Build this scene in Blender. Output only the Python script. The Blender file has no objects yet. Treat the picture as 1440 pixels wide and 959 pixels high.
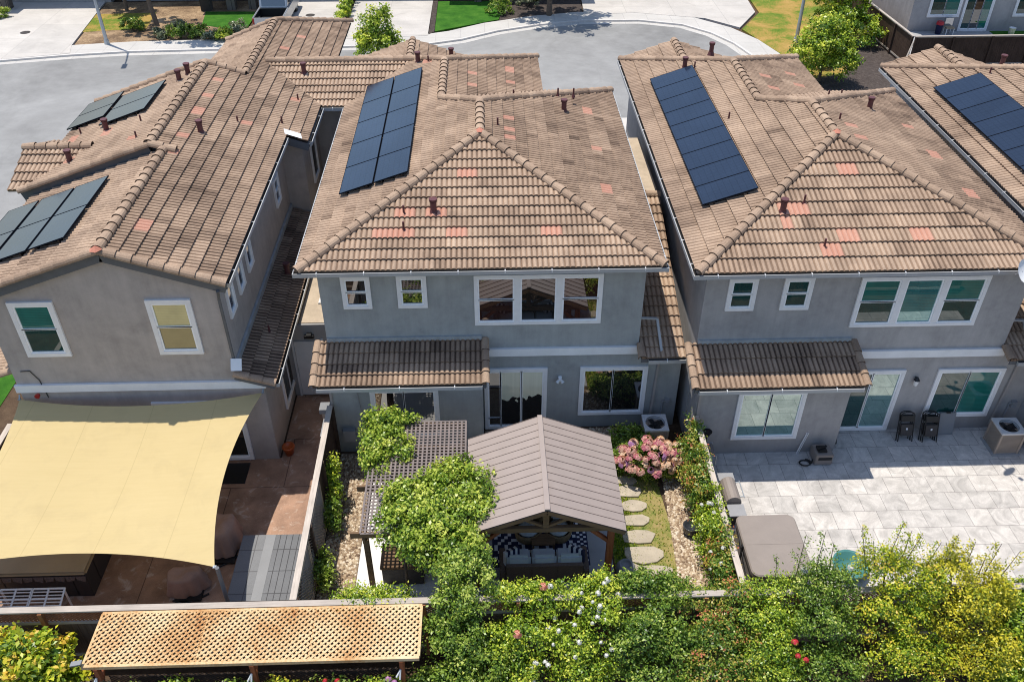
import bpy, bmesh, math, random
import numpy as np
from mathutils import Vector, Matrix

random.seed(7)
RNG = np.random.default_rng(11)
scene = bpy.context.scene
COL = scene.collection
R = math.radians
BASE = {}

# ------------------------------------------------------------------ helpers
def tag(o, label=None, cat=None, group=None, kind=None):
    if label: o['label'] = label
    if cat: o['category'] = cat
    if group: o['group'] = group
    if kind: o['kind'] = kind
    return o

def thing(name, label, cat, loc, group=None):
    o = bpy.data.objects.new(name, None)
    o.empty_display_size = 0.2
    COL.objects.link(o)
    o.location = loc
    BASE[o.name] = Vector(loc)
    return tag(o, label, cat, group)

def link_mesh(name, me, parent=None):
    o = bpy.data.objects.new(name, me)
    COL.objects.link(o)
    if parent is not None:
        o.parent = parent
    return o

def base_of(o):
    while o.parent is not None: o = o.parent
    return BASE[o.name]

class MB:
    """collects geometry in world coordinates, builds ONE mesh object"""
    def __init__(s):
        s.v = []; s.f = []; s.m = []; s.t = []; s.sm = []
    def add(s, vs, fs, m=0, t=0.5, smooth=False):
        b = len(s.v); s.v.extend(vs)
        for i, f in enumerate(fs):
            s.f.append(tuple(b + k for k in f)); s.m.append(m)
            s.t.append(t[i] if isinstance(t, (list, np.ndarray)) else t); s.sm.append(smooth)
        return s
    def quad(s, a, b, c, d, m=0, t=0.5): return s.add([a, b, c, d], [(0, 1, 2, 3)], m, t)
    def box(s, x0, x1, y0, y1, z0, z1, m=0, t=0.5):
        vs = [(x0,y0,z0),(x1,y0,z0),(x1,y1,z0),(x0,y1,z0),(x0,y0,z1),(x1,y0,z1),(x1,y1,z1),(x0,y1,z1)]
        return s.add(vs, [(3,2,1,0),(4,5,6,7),(0,1,5,4),(1,2,6,5),(2,3,7,6),(3,0,4,7)], m, t)
    def obox(s, c, ax, ay, az, hx, hy, hz, m=0, t=0.5):
        c = Vector(c); ax, ay, az = Vector(ax).normalized(), Vector(ay).normalized(), Vector(az).normalized()
        vs = []
        for k in (-1, 1):
            for (i, j) in ((-1,-1),(1,-1),(1,1),(-1,1)):
                vs.append(tuple(c + ax*hx*i + ay*hy*j + az*hz*k))
        return s.add(vs, [(3,2,1,0),(4,5,6,7),(0,1,5,4),(1,2,6,5),(2,3,7,6),(3,0,4,7)], m, t)
    def bar(s, p0, p1, w, h, m=0, t=0.5, up=(0,0,1)):
        p0, p1 = Vector(p0), Vector(p1); d = p1 - p0; L = d.length; d.normalize()
        u = Vector(up)
        if abs(d.dot(u)) > .97: u = Vector((0,1,0))
        a = d.cross(u).normalized(); b = a.cross(d).normalized()
        return s.obox((p0+p1)/2, d, a, b, L/2, w/2, h/2, m, t)
    def cyl(s, p0, p1, r0, r1=None, n=12, m=0, t=0.5, cap=True, smooth=True):
        if r1 is None: r1 = r0
        p0, p1 = Vector(p0), Vector(p1); d = (p1-p0).normalized()
        u = Vector((0,0,1)) if abs(d.z) < .95 else Vector((1,0,0))
        a = d.cross(u).normalized(); b = d.cross(a).normalized()
        vs = []
        for p, r in ((p0, r0), (p1, r1)):
            for i in range(n):
                th = 2*math.pi*i/n
                vs.append(tuple(p + a*(r*math.cos(th)) + b*(r*math.sin(th))))
        fs = [(i, (i+1) % n, n+(i+1) % n, n+i) for i in range(n)]
        s.add(vs, fs, m, t, smooth)
        if cap:
            s.add(vs[:n], [tuple(range(n))[::-1]], m, t); s.add(vs[n:], [tuple(range(n))], m, t)
        return s
    def tube(s, pts, r, n=8, m=0, t=0.5):
        for i in range(len(pts)-1):
            r0 = r[i] if isinstance(r, (list, tuple)) else r
            r1 = r[i+1] if isinstance(r, (list, tuple)) else r
            s.cyl(pts[i], pts[i+1], r0, r1, n, m, t)
        return s
    def lathe(s, c, prof, n=20, m=0, t=0.5, smooth=True):
        vs = []
        for (r, z) in prof:
            for i in range(n):
                th = 2*math.pi*i/n
                vs.append((c[0]+r*math.cos(th), c[1]+r*math.sin(th), c[2]+z))
        fs = []
        for k in range(len(prof)-1):
            for i in range(n):
                fs.append((k*n+i, k*n+(i+1) % n, (k+1)*n+(i+1) % n, (k+1)*n+i))
        return s.add(vs, fs, m, t, smooth)
    def prism(s, poly, z0, z1, m=0, t=0.5):
        n = len(poly)
        vs = [(x, y, z0) for x, y in poly] + [(x, y, z1) for x, y in poly]
        fs = [tuple(range(n))[::-1], tuple(range(n, 2*n))] + [(i, (i+1) % n, n+(i+1) % n, n+i) for i in range(n)]
        return s.add(vs, fs, m, t)
    def sheet(s, poly, z, m=0, t=0.5): return s.add([(x, y, z) for x, y in poly], [tuple(range(len(poly)))], m, t)
    def xprism(s, poly, y0, y1, m=0, t=0.5):      # polygon in xz pushed along y
        n = len(poly)
        vs = [(x, y0, z) for x, z in poly] + [(x, y1, z) for x, z in poly]
        fs = [tuple(range(n)), tuple(range(n, 2*n))[::-1]] + [(i, n+i, n+(i+1) % n, (i+1) % n) for i in range(n)]
        return s.add(vs, fs, m, t)
    def yprism(s, poly, x0, x1, m=0, t=0.5):      # polygon in yz pushed along x
        n = len(poly)
        vs = [(x0, y, z) for y, z in poly] + [(x1, y, z) for y, z in poly]
        fs = [tuple(range(n))[::-1], tuple(range(n, 2*n))] + [(i, (i+1) % n, n+(i+1) % n, n+i) for i in range(n)]
        return s.add(vs, fs, m, t)
    def build(s, name, mats, parent=None, bevel=0, recalc=False, at=None):
        if not isinstance(mats, (list, tuple)): mats = [mats]
        me = bpy.data.meshes.new(name)
        if parent is not None: b = base_of(parent)
        elif at is not None: b = Vector(at)
        else:
            xs = [v[0] for v in s.v]; ys = [v[1] for v in s.v]; zs = [v[2] for v in s.v]
            b = Vector(((min(xs)+max(xs))/2, (min(ys)+max(ys))/2, min(zs)))
        me.from_pydata([(v[0]-b.x, v[1]-b.y, v[2]-b.z) for v in s.v], [], s.f)
        for mm in mats: me.materials.append(mm)
        me.polygons.foreach_set('material_index', s.m)
        me.polygons.foreach_set('use_smooth', s.sm)
        a = me.attributes.new('tint', 'FLOAT', 'FACE'); a.data.foreach_set('value', [float(x) for x in s.t])
        if bevel or recalc:
            bm = bmesh.new(); bm.from_mesh(me)
            if recalc: bmesh.ops.recalc_face_normals(bm, faces=bm.faces)
            if bevel:
                bmesh.ops.remove_doubles(bm, verts=bm.verts, dist=1e-5)
                es = [e for e in bm.edges if len(e.link_faces) == 2 and e.calc_face_angle(0) > .6]
                bmesh.ops.bevel(bm, geom=es, offset=bevel, segments=2, affect='EDGES', clamp_overlap=True)
            bm.to_mesh(me); bm.free()
        me.update()
        o = link_mesh(name, me, parent)
        if parent is None:
            o.location = b; BASE[o.name] = b
        return o

def np_mesh(name, V, F, tint, mat, parent, smooth=False):
    """quads from numpy arrays"""
    b = base_of(parent) if parent is not None else Vector((float(V[:,0].mean()), float(V[:,1].mean()), float(V[:,2].min())))
    V = V - np.array(b)
    me = bpy.data.meshes.new(name)
    nf = len(F); k = F.shape[1]
    me.vertices.add(len(V)); me.vertices.foreach_set('co', V.astype(np.float32).ravel())
    me.loops.add(nf*k); me.loops.foreach_set('vertex_index', F.astype(np.int32).ravel())
    me.polygons.add(nf); me.polygons.foreach_set('loop_start', (np.arange(nf)*k).astype(np.int32))
    a = me.attributes.new('tint', 'FLOAT', 'FACE'); a.data.foreach_set('value', tint.astype(np.float32))
    if not isinstance(mat, (list, tuple)): mat = [mat]
    for mm in mat: me.materials.append(mm)
    me.update(calc_edges=True)
    if smooth: me.polygons.foreach_set('use_smooth', np.ones(nf, bool))
    o = link_mesh(name, me, parent)
    if parent is None: o.location = b; BASE[o.name] = b
    return o

def kids(o): return [c for c in o.children]
def copy_tree(o, parent=None):
    c = o.copy(); COL.objects.link(c)
    if parent is not None: c.parent = parent
    for ch in kids(o): copy_tree(ch, c)
    return c

# ------------------------------------------------------------------ materials
def new_mat(name):
    m = bpy.data.materials.new(name); m.use_nodes = True
    nt = m.node_tree; nt.nodes.clear()
    out = nt.nodes.new('ShaderNodeOutputMaterial'); b = nt.nodes.new('ShaderNodeBsdfPrincipled')
    nt.links.new(b.outputs[0], out.inputs[0])
    return m, nt, b, out

def ramp_node(nt, stops, interp='LINEAR'):
    r = nt.nodes.new('ShaderNodeValToRGB'); cr = r.color_ramp; cr.interpolation = interp
    while len(cr.elements) < len(stops): cr.elements.new(0.5)
    for e, (p, c) in zip(cr.elements, stops):
        e.position = p; e.color = (*c, 1)
    return r

def coords(nt, kind='Object'):
    t = nt.nodes.new('ShaderNodeTexCoord'); return t.outputs[kind]

def wcoords(nt):
    g = nt.nodes.new('ShaderNodeNewGeometry'); return g.outputs['Position']

def noise(nt, vec, scale, detail=6, rough=.6, dist=0):
    n = nt.nodes.new('ShaderNodeTexNoise'); n.inputs['Scale'].default_value = scale
    n.inputs['Detail'].default_value = detail; n.inputs['Roughness'].default_value = rough
    n.inputs['Distortion'].default_value = dist
    nt.links.new(vec, n.inputs['Vector']); return n.outputs['Fac']

def mixc(nt, fac, a, b, blend='MIX'):
    n = nt.nodes.new('ShaderNodeMix'); n.data_type = 'RGBA'; n.blend_type = blend
    if isinstance(fac, (int, float)): n.inputs[0].default_value = fac
    else: nt.links.new(fac, n.inputs[0])
    for val, k in ((a, 6), (b, 7)):
        if isinstance(val, tuple): n.inputs[k].default_value = (*val, 1)
        else: nt.links.new(val, n.inputs[k])
    return n.outputs[2]

def math_n(nt, op, a, b=0.0, clamp=False):
    n = nt.nodes.new('ShaderNodeMath'); n.operation = op; n.use_clamp = clamp
    for i, x in enumerate((a, b)):
        if isinstance(x, (int, float)): n.inputs[i].default_value = x
        else: nt.links.new(x, n.inputs[i])
    return n.outputs[0]

def bump(nt, b, h, strength=.3, dist=.02):
    n = nt.nodes.new('ShaderNodeBump'); n.inputs['Strength'].default_value = strength; n.inputs['Distance'].default_value = dist
    nt.links.new(h, n.inputs['Height']); nt.links.new(n.outputs[0], b.inputs['Normal'])

def plain(name, c, rough=.6, var=.25, scale=6, metal=0, spec=.5, bmp=0.0, fine=60):
    m, nt, b, out = new_mat(name)
    v = wcoords(nt)
    n1 = noise(nt, v, scale, 5); n2 = noise(nt, v, fine, 3)
    f = math_n(nt, 'ADD', math_n(nt, 'MULTIPLY', n1, .65), math_n(nt, 'MULTIPLY', n2, .35))
    lo = tuple(max(0, x*(1-var)) for x in c); hi = tuple(min(1, x*(1+var)) for x in c)
    r = ramp_node(nt, [(.3, lo), (.7, hi)]); nt.links.new(f, r.inputs[0])
    nt.links.new(r.outputs[0], b.inputs['Base Color'])
    b.inputs['Roughness'].default_value = rough; b.inputs['Metallic'].default_value = metal
    b.inputs['Specular IOR Level'].default_value = spec
    if bmp: bump(nt, b, n2, bmp)
    return m

def attr(nt, name='tint'):
    a = nt.nodes.new('ShaderNodeAttribute'); a.attribute_name = name; return a.outputs['Fac']

def tile_mat():
    m, nt, b, out = new_mat('concrete roof tile')
    t = attr(nt); v = wcoords(nt)
    r = ramp_node(nt, [(0, (.095,.064,.047)), (.22, (.235,.163,.117)), (.45, (.375,.268,.193)), (.75, (.485,.358,.262)), (1, (.58,.445,.335))])
    nt.links.new(t, r.inputs[0])
    n1 = noise(nt, v, 1.1, 5, .6); n2 = noise(nt, v, 26, 4, .7)
    st = ramp_node(nt, [(.30, (.74,.72,.71)), (.62, (1.08,1.07,1.05))]); nt.links.new(n1, st.inputs[0])
    gr = ramp_node(nt, [(.3, (.78,.77,.76)), (.7, (1.14,1.14,1.14))]); nt.links.new(n2, gr.inputs[0])
    c = mixc(nt, 1.0, r.outputs[0], st.outputs[0], 'MULTIPLY'); c = mixc(nt, 1.0, c, gr.outputs[0], 'MULTIPLY')
    lich = ramp_node(nt, [(.62, (0,0,0)), (.75, (1,1,1))]); nt.links.new(noise(nt, v, 9, 6, .7), lich.inputs[0])
    c = mixc(nt, math_n(nt, 'MULTIPLY', lich.outputs[0], .35), c, (.40,.36,.30))
    red = math_n(nt, 'GREATER_THAN', t, 1.5)
    rc = mixc(nt, n2, (.44,.17,.115), (.56,.25,.18))
    c = mixc(nt, math_n(nt, 'MULTIPLY', red, .68), c, rc)
    dk = math_n(nt, 'LESS_THAN', t, -.5)
    c = mixc(nt, dk, c, (.05,.04,.035))
    nt.links.new(c, b.inputs['Base Color']); b.inputs['Roughness'].default_value = .85
    b.inputs['Specular IOR Level'].default_value = .25
    bump(nt, b, n2, .35, .01)
    return m

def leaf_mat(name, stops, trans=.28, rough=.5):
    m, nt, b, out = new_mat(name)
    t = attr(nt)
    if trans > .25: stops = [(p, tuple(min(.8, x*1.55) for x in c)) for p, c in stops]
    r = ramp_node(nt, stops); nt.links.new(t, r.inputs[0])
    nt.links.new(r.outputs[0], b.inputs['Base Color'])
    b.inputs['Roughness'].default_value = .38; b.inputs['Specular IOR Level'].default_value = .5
    tr = nt.nodes.new('ShaderNodeBsdfTranslucent'); mx = nt.nodes.new('ShaderNodeMixShader')
    cc = mixc(nt, .5, r.outputs[0], (.45,.6,.05), 'MIX'); cc2 = mixc(nt, .35, r.outputs[0], cc)
    nt.links.new(cc2, tr.inputs[0]); mx.inputs[0].default_value = trans
    nt.links.new(b.outputs[0], mx.inputs[1]); nt.links.new(tr.outputs[0], mx.inputs[2]); nt.links.new(mx.outputs[0], out.inputs[0])
    return m

def glass_mat(name, c, refl=.3, blind=0.0, c2=None, gl=(1,1,1)):
    m, nt, b, out = new_mat(name)
    v = wcoords(nt)
    base = mixc(nt, noise(nt, v, 1.7, 3), tuple(x*.55 for x in c), tuple(min(1, x*1.35) for x in c))
    if blind:
        sp = nt.nodes.new('ShaderNodeSeparateXYZ'); nt.links.new(v, sp.inputs[0])
        fr = math_n(nt, 'FRACT', math_n(nt, 'MULTIPLY', sp.outputs[2], 1/.05))
        lin = math_n(nt, 'LESS_THAN', fr, .3)
        base = mixc(nt, math_n(nt, 'MULTIPLY', lin, blind), base, tuple(x*.45 for x in c))
    nt.links.new(base, b.inputs['Base Color']); b.inputs['Roughness'].default_value = .4
    b.inputs['Specular IOR Level'].default_value = 0
    g = nt.nodes.new('ShaderNodeBsdfGlossy'); g.inputs['Roughness'].default_value = .015; g.inputs['Color'].default_value = (*gl, 1)
    bp = nt.nodes.new('ShaderNodeBump'); bp.inputs['Strength'].default_value = .05; bp.inputs['Distance'].default_value = .02
    nt.links.new(noise(nt, v, 1.3, 1), bp.inputs['Height']); nt.links.new(bp.outputs[0], g.inputs['Normal'])
    mx = nt.nodes.new('ShaderNodeMixShader'); mx.inputs[0].default_value = refl
    nt.links.new(b.outputs[0], mx.inputs[1]); nt.links.new(g.outputs[0], mx.inputs[2]); nt.links.new(mx.outputs[0], out.inputs[0])
    return m

def curtain_mat():
    m, nt, b, out = new_mat('half curtained glass door')
    v = wcoords(nt); sp = nt.nodes.new('ShaderNodeSeparateXYZ'); nt.links.new(v, sp.inputs[0])
    zz = math_n(nt, 'ADD', sp.outputs[2], math_n(nt, 'MULTIPLY', noise(nt, v, 2.2, 2), .9))
    lo = math_n(nt, 'GREATER_THAN', zz, 1.62)
    mp = nt.nodes.new('ShaderNodeMapping'); mp.inputs['Scale'].default_value = (16, 1, .2); nt.links.new(v, mp.inputs[0])
    cur = mixc(nt, noise(nt, mp.outputs[0], 1, 3), (.62,.63,.48), (.80,.80,.64))
    nt.links.new(mixc(nt, lo, (.012,.013,.015), cur), b.inputs['Base Color'])
    b.inputs['Roughness'].default_value = .06; b.inputs['Specular IOR Level'].default_value = .6
    return m
def brick_mat(name, c1, c2, mortar, w, h, ms, rough=.7, swirl=0.0, bias=0, off=.5, dirt=None, cvar=.3, vscale=1.2, rot=0.0, bmp=.2):
    m, nt, b, out = new_mat(name)
    v = wcoords(nt)
    if rot:
        mp = nt.nodes.new('ShaderNodeMapping'); mp.inputs['Rotation'].default_value[2] = rot
        nt.links.new(v, mp.inputs[0]); v2 = mp.outputs[0]
    else: v2 = v
    br = nt.nodes.new('ShaderNodeTexBrick'); nt.links.new(v2, br.inputs['Vector'])
    br.offset = off; br.inputs['Scale'].default_value = 1
    br.inputs['Brick Width'].default_value = w; br.inputs['Row Height'].default_value = h
    br.inputs['Mortar Size'].default_value = ms; br.inputs['Mortar Smooth'].default_value = .1; br.inputs['Bias'].default_value = bias
    br.inputs['Color1'].default_value = (*c1, 1); br.inputs['Color2'].default_value = (*c2, 1); br.inputs['Mortar'].default_value = (*mortar, 1)
    c = br.outputs['Color']
    n1 = noise(nt, v, vscale, 6, .65, swirl); n2 = noise(nt, v, 40, 4, .7)
    rr = ramp_node(nt, [(.3, (1-cvar,)*3), (.7, (1+cvar*.6,)*3)]); nt.links.new(n1, rr.inputs[0])
    c = mixc(nt, 1.0, c, rr.outputs[0], 'MULTIPLY')
    r2 = ramp_node(nt, [(.3, (.85,)*3), (.7, (1.12,)*3)]); nt.links.new(n2, r2.inputs[0])
    c = mixc(nt, 1.0, c, r2.outputs[0], 'MULTIPLY')
    if dirt:
        dr = ramp_node(nt, [(dirt[1], (0,0,0)), (dirt[2], (1,1,1))]); nt.links.new(noise(nt, v, dirt[3], 8, .7, 1.0), dr.inputs[0])
        c = mixc(nt, math_n(nt, 'MULTIPLY', dr.outputs[0], dirt[4]), c, dirt[0])
    nt.links.new(c, b.inputs['Base Color']); b.inputs['Roughness'].default_value = rough
    b.inputs['Specular IOR Level'].default_value = .3
    if bmp: bump(nt, b, n2, bmp, .01)
    return m

def stucco_mat(name, c):
    m, nt, b, out = new_mat(name)
    v = wcoords(nt)
    n1 = noise(nt, v, .9, 6, .6, .6); n2 = noise(nt, v, 90, 3, .7); n3 = noise(nt, v, 3.5, 6, .7)
    r = ramp_node(nt, [(.30, tuple(x*.78 for x in c)), (.5, c), (.70, tuple(x*1.16 for x in c))])
    nt.links.new(math_n(nt, 'ADD', math_n(nt, 'MULTIPLY', n1, .6), math_n(nt, 'MULTIPLY', n3, .4)), r.inputs[0])
    # faint vertical weather streaks
    mp = nt.nodes.new('ShaderNodeMapping'); mp.inputs['Scale'].default_value = (5, 5, .35); nt.links.new(v, mp.inputs[0])
    st = ramp_node(nt, [(.35, (.92,)*3), (.65, (1.03,)*3)]); nt.links.new(noise(nt, mp.outputs[0], 1, 5, .7), st.inputs[0])
    cc = mixc(nt, 1.0, r.outputs[0], st.outputs[0], 'MULTIPLY')
    sp = nt.nodes.new('ShaderNodeSeparateXYZ'); nt.links.new(v, sp.inputs[0])
    low = math_n(nt, 'SUBTRACT', math_n(nt, 'ADD', .55, math_n(nt, 'MULTIPLY', n3, .5)), sp.outputs[2], True)      # splash dirt at the foot of the wall
    cc = mixc(nt, math_n(nt, 'MULTIPLY', low, .55), cc, tuple(x*.55 for x in c))
    gr = ramp_node(nt, [(.3, (.90,)*3), (.7, (1.08,)*3)]); nt.links.new(n2, gr.inputs[0]); cc = mixc(nt, 1.0, cc, gr.outputs[0], 'MULTIPLY')
    nt.links.new(cc, b.inputs['Base Color']); b.inputs['Roughness'].default_value = .92; b.inputs['Specular IOR Level'].default_value = .2
    bump(nt, b, n2, .5, .008)
    return m

def ground_mat(name, stops, scale=2.0, fine=35, rough=.95, bmp=.6):
    m, nt, b, out = new_mat(name)
    v = wcoords(nt)
    n1 = noise(nt, v, scale, 8, .7, .3); n2 = noise(nt, v, fine, 5, .75)
    f = math_n(nt, 'ADD', math_n(nt, 'MULTIPLY', n1, .6), math_n(nt, 'MULTIPLY', n2, .4))
    r = ramp_node(nt, stops); nt.links.new(f, r.inputs[0])
    nt.links.new(r.outputs[0], b.inputs['Base Color']); b.inputs['Roughness'].default_value = rough; b.inputs['Specular IOR Level'].default_value = .15
    bump(nt, b, n2, bmp, .03)
    return m

def wood_mat(name, c, axis='y', var=.4):
    m, nt, b, out = new_mat(name)
    v = wcoords(nt)
    sc = {'x': (1.5, 22, 22), 'y': (22, 1.5, 22), 'z': (22, 22, 1.5)}[axis]
    mp = nt.nodes.new('ShaderNodeMapping'); mp.inputs['Scale'].default_value = sc; nt.links.new(v, mp.inputs[0])
    n = noise(nt, mp.outputs[0], 1, 6, .7); n2 = noise(nt, v, 1.6, 4)
    r = ramp_node(nt, [(.3, tuple(x*(1-var) for x in c)), (.7, tuple(min(1, x*(1+var)) for x in c))])
    nt.links.new(math_n(nt, 'ADD', math_n(nt, 'MULTIPLY', n, .6), math_n(nt, 'MULTIPLY', n2, .4)), r.inputs[0])
    nt.links.new(r.outputs[0], b.inputs['Base Color']); b.inputs['Roughness'].default_value = .8; b.inputs['Specular IOR Level'].default_value = .2
    bump(nt, b, n, .3, .01)
    return m

M = {}
M['tile'] = tile_mat()
M['stucco'] = stucco_mat('taupe stucco', (.41,.39,.38))
M['stucco_warm'] = stucco_mat('warm taupe stucco', (.45,.40,.37))
M['stucco_cool'] = stucco_mat('cool grey stucco', (.37,.38,.375))
M['stucco_tan'] = stucco_mat('tan stucco', (.50,.41,.31))
M['trim'] = plain('stucco window trim', (.84,.82,.81), .8, .08, 4)
M['vinyl'] = plain('white vinyl', (.93,.94,.95), .35, .03)
M['belt'] = plain('belt course paint', (.84,.825,.815), .8, .1, 2)
M['fascia'] = plain('grey fascia paint', (.115,.12,.13), .6, .2, 3)
M['gutter'] = plain('gutter metal', (.42,.42,.42), .4, .1, 3)
M['gutterin'] = plain('gutter inside with debris', (.045,.040,.036), .9, .8, 14)
M['strap'] = plain('gutter strap', (.75,.75,.75), .4, .05)
M['flash'] = plain('galvanised flashing', (.42,.45,.47), .45, .25, 5, .3)
M['pipe'] = plain('downspout paint', (.36,.325,.305), .6, .1, 3)
M['maroon'] = plain('maroon vent paint', (.105,.032,.034), .55, .3, 8)
M['clay'] = plain('pink mortar flashing', (.50,.20,.135), .9, .25, 12)
M['teal'] = glass_mat('teal tinted window glass', (.02,.185,.155), .13, .55)
M['tealdark'] = glass_mat('dark teal window glass', (.008,.06,.055), .12)
M['tealpale'] = glass_mat('pale teal glass door', (.07,.20,.175), .40, .25, gl=(.85,1,.97))
M['dark'] = glass_mat('dark window glass', (.016,.016,.016), .22)
M['darkred'] = glass_mat('dark reddish window glass', (.04,.018,.016), .20)
M['curtain'] = curtain_mat()
M['yblind'] = glass_mat('yellow blind behind glass', (.52,.48,.25), .12, .2)
M['oblind'] = glass_mat('olive screen glass', (.15,.135,.07), .15)
M['blue'] = glass_mat('blue reflecting glass', (.05,.10,.16), .45)
M['tealmid'] = glass_mat('teal blue picture window', (.03,.21,.215), .26, .45, gl=(.75,1,1))
M['solar'] = None
def asphalt_mat():
    m, nt, b, out = new_mat('worn asphalt')
    v = wcoords(nt)
    n1 = noise(nt, v, .14, 7, .6, 1.2); n2 = noise(nt, v, 1.1, 6, .65); n3 = noise(nt, v, 70, 3, .7)
    f = math_n(nt, 'ADD', math_n(nt, 'MULTIPLY', n1, .55), math_n(nt, 'ADD', math_n(nt, 'MULTIPLY', n2, .25), math_n(nt, 'MULTIPLY', n3, .20)))
    r = ramp_node(nt, [(.34, (.185,.182,.178)), (.48, (.265,.262,.256)), (.58, (.315,.312,.305)), (.70, (.385,.38,.37))]); nt.links.new(f, r.inputs[0])
    # sealed cracks
    vo = nt.nodes.new('ShaderNodeTexVoronoi'); vo.feature = 'DISTANCE_TO_EDGE'; vo.inputs['Scale'].default_value = .16
    wv = nt.nodes.new('ShaderNodeVectorMath'); wv.operation = 'ADD'; nz = nt.nodes.new('ShaderNodeTexNoise'); nz.inputs['Scale'].default_value = .5; nt.links.new(v, nz.inputs['Vector'])
    nt.links.new(v, wv.inputs[0]); nt.links.new(nz.outputs['Color'], wv.inputs[1]); nt.links.new(wv.outputs[0], vo.inputs['Vector'])
    cr = math_n(nt, 'LESS_THAN', vo.outputs['Distance'], .006)
    c = mixc(nt, math_n(nt, 'MULTIPLY', cr, .16), r.outputs[0], (.22,.215,.21))
    nt.links.new(c, b.inputs['Base Color']); b.inputs['Roughness'].default_value = .9; b.inputs['Specular IOR Level'].default_value = .2
    bump(nt, b, n3, .2, .01); return m
M['asphalt'] = asphalt_mat()
M['concrete'] = brick_mat('driveway concrete', (.56,.525,.485), (.52,.49,.455), (.42,.40,.37), 3.1, 2.6, .018, .85, .4, 0, .0, ((.40,.375,.345), .56, .68, .8, .45), .16, .5)
M['walk'] = brick_mat('sidewalk concrete', (.55,.525,.49), (.51,.49,.46), (.44,.42,.40), 1.5, 1.5, .02, .85, .3, 0, .0, None, .1, .6)
M['kerb'] = plain('kerb concrete', (.60,.57,.54), .85, .15, 2)
M['earth'] = ground_mat('garden soil', [(.3, (.045,.030,.020)), (.5, (.095,.062,.040)), (.7, (.16,.11,.07))], 1.6, 30)
M['mulch'] = ground_mat('dark bark mulch', [(.3, (.028,.022,.020)), (.5, (.075,.060,.054)), (.72, (.15,.125,.11))], 6, 40)
M['lawn'] = ground_mat('green lawn', [(.3, (.012,.06,.008)), (.5, (.04,.14,.014)), (.72, (.10,.22,.03))], 1.2, 30)
M['drylawn'] = ground_mat('dry patchy lawn', [(.38, (.045,.13,.012)), (.46, (.13,.20,.025)), (.52, (.34,.23,.06)), (.60, (.46,.29,.10)), (.70, (.52,.38,.19))], .42, 14)
M['dirtlawn'] = ground_mat('brown planting bed', [(.36, (.10,.065,.04)), (.46, (.18,.12,.075)), (.56, (.36,.25,.15)), (.66, (.56,.42,.28))], .5, 12)
M['moss'] = ground_mat('moss ground cover', [(.36, (.045,.10,.016)), (.46, (.15,.19,.04)), (.53, (.30,.25,.09)), (.64, (.40,.28,.15))], 1.0, 22)
M['pavers'] = brick_mat('porcelain pavers', (.61,.57,.53), (.48,.455,.43), (.24,.22,.21), .605, .605, .0065, .55, 2.2, -.2, .5, None, .30, 1.5)
M['stamped'] = brick_mat('stamped plank concrete', (.45,.275,.185), (.385,.23,.155), (.15,.09,.065), 2.9, 1.9, .012, .5, .2, 0, .5, ((.70,.60,.52), .55, .66, 2.6, .5), .45, 1.3)
M['slab'] = plain('grey patio concrete', (.36,.36,.365), .8, .18, 1.5)
M['slabwhite'] = plain('pale concrete slab', (.74,.72,.70), .85, .1, 2)
M['flag'] = plain('sandstone flag', (.43,.37,.285), .85, .2, 3, bmp=.3)
M['pebbleground'] = ground_mat('gravel bed', [(.32, (.13,.09,.06)), (.5, (.30,.22,.15)), (.68, (.50,.41,.30))], 9, 40)
def pebble_mat():
    m, nt, b, out = new_mat('river pebbles')
    r = ramp_node(nt, [(0, (.14,.085,.055)), (.3, (.34,.235,.145)), (.65, (.52,.41,.28)), (1, (.72,.63,.51))]); nt.links.new(attr(nt), r.inputs[0])
    nt.links.new(r.outputs[0], b.inputs['Base Color']); b.inputs['Roughness'].default_value = .8
    return m
M['pebble'] = pebble_mat()
M['fence'] = wood_mat('weathered fence boards', (.15,.105,.08), 'z', .45)
M['fencedark'] = wood_mat('dark fence boards', (.075,.048,.036), 'z', .5)
M['rail'] = wood_mat('grey weathered rail', (.43,.375,.325), 'x', .3)
M['raily'] = wood_mat('grey weathered cap rail', (.52,.45,.385), 'y', .3)
M['post'] = wood_mat('orange brown post', (.34,.15,.07), 'z', .4)
M['cedar'] = wood_mat('redwood post', (.30,.10,.045), 'z', .45)
M['beam'] = wood_mat('brown beam', (.17,.105,.06), 'x', .35)
M['lattice'] = ground_mat('sun bleached lattice', [(.36, (.36,.15,.055)), (.44, (.52,.30,.13)), (.54, (.66,.47,.26)), (.66, (.76,.60,.38))], .75, 18, .8, .15)
M['latgrey'] = plain('grey brown lattice', (.19,.155,.145), .8, .25, 3)
M['latdark'] = plain('dark lattice', (.045,.032,.026), .85, .3, 4)
M['latpale'] = plain('pale lattice', (.46,.38,.30), .8, .25, 3)
M['metalroof'] = plain('taupe metal roofing', (.335,.275,.245), .5, .07, 2.5, .0, .4)
M['metalseam'] = plain('roof seam', (.17,.13,.115), .6, .1)
M['sail'] = None
M['tubcover'] = plain('taupe spa cover vinyl', (.265,.225,.20), .55, .1, 2)
M['tubcover2'] = plain('tan spa cover vinyl', (.40,.29,.17), .6, .12, 2)
M['tubpanel'] = plain('dark spa panel', (.045,.038,.036), .6, .2, 3)
M['black'] = plain('black plastic', (.012,.012,.013), .45, .2)
M['steelgrey'] = plain('grey painted metal', (.30,.30,.31), .45, .1, 4)
M['alu'] = plain('galvanised pole', (.40,.44,.48), .4, .15, 2, .5)
M['white'] = plain('white paint', (.80,.80,.80), .5, .04)
M['whitefab'] = plain('white fabric', (.72,.72,.74), .9, .08)
M['navy'] = plain('navy fabric', (.012,.018,.06), .9, .1)
M['cushion'] = plain('pale grey blue cushion', (.55,.60,.64), .9, .08, 8)
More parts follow.
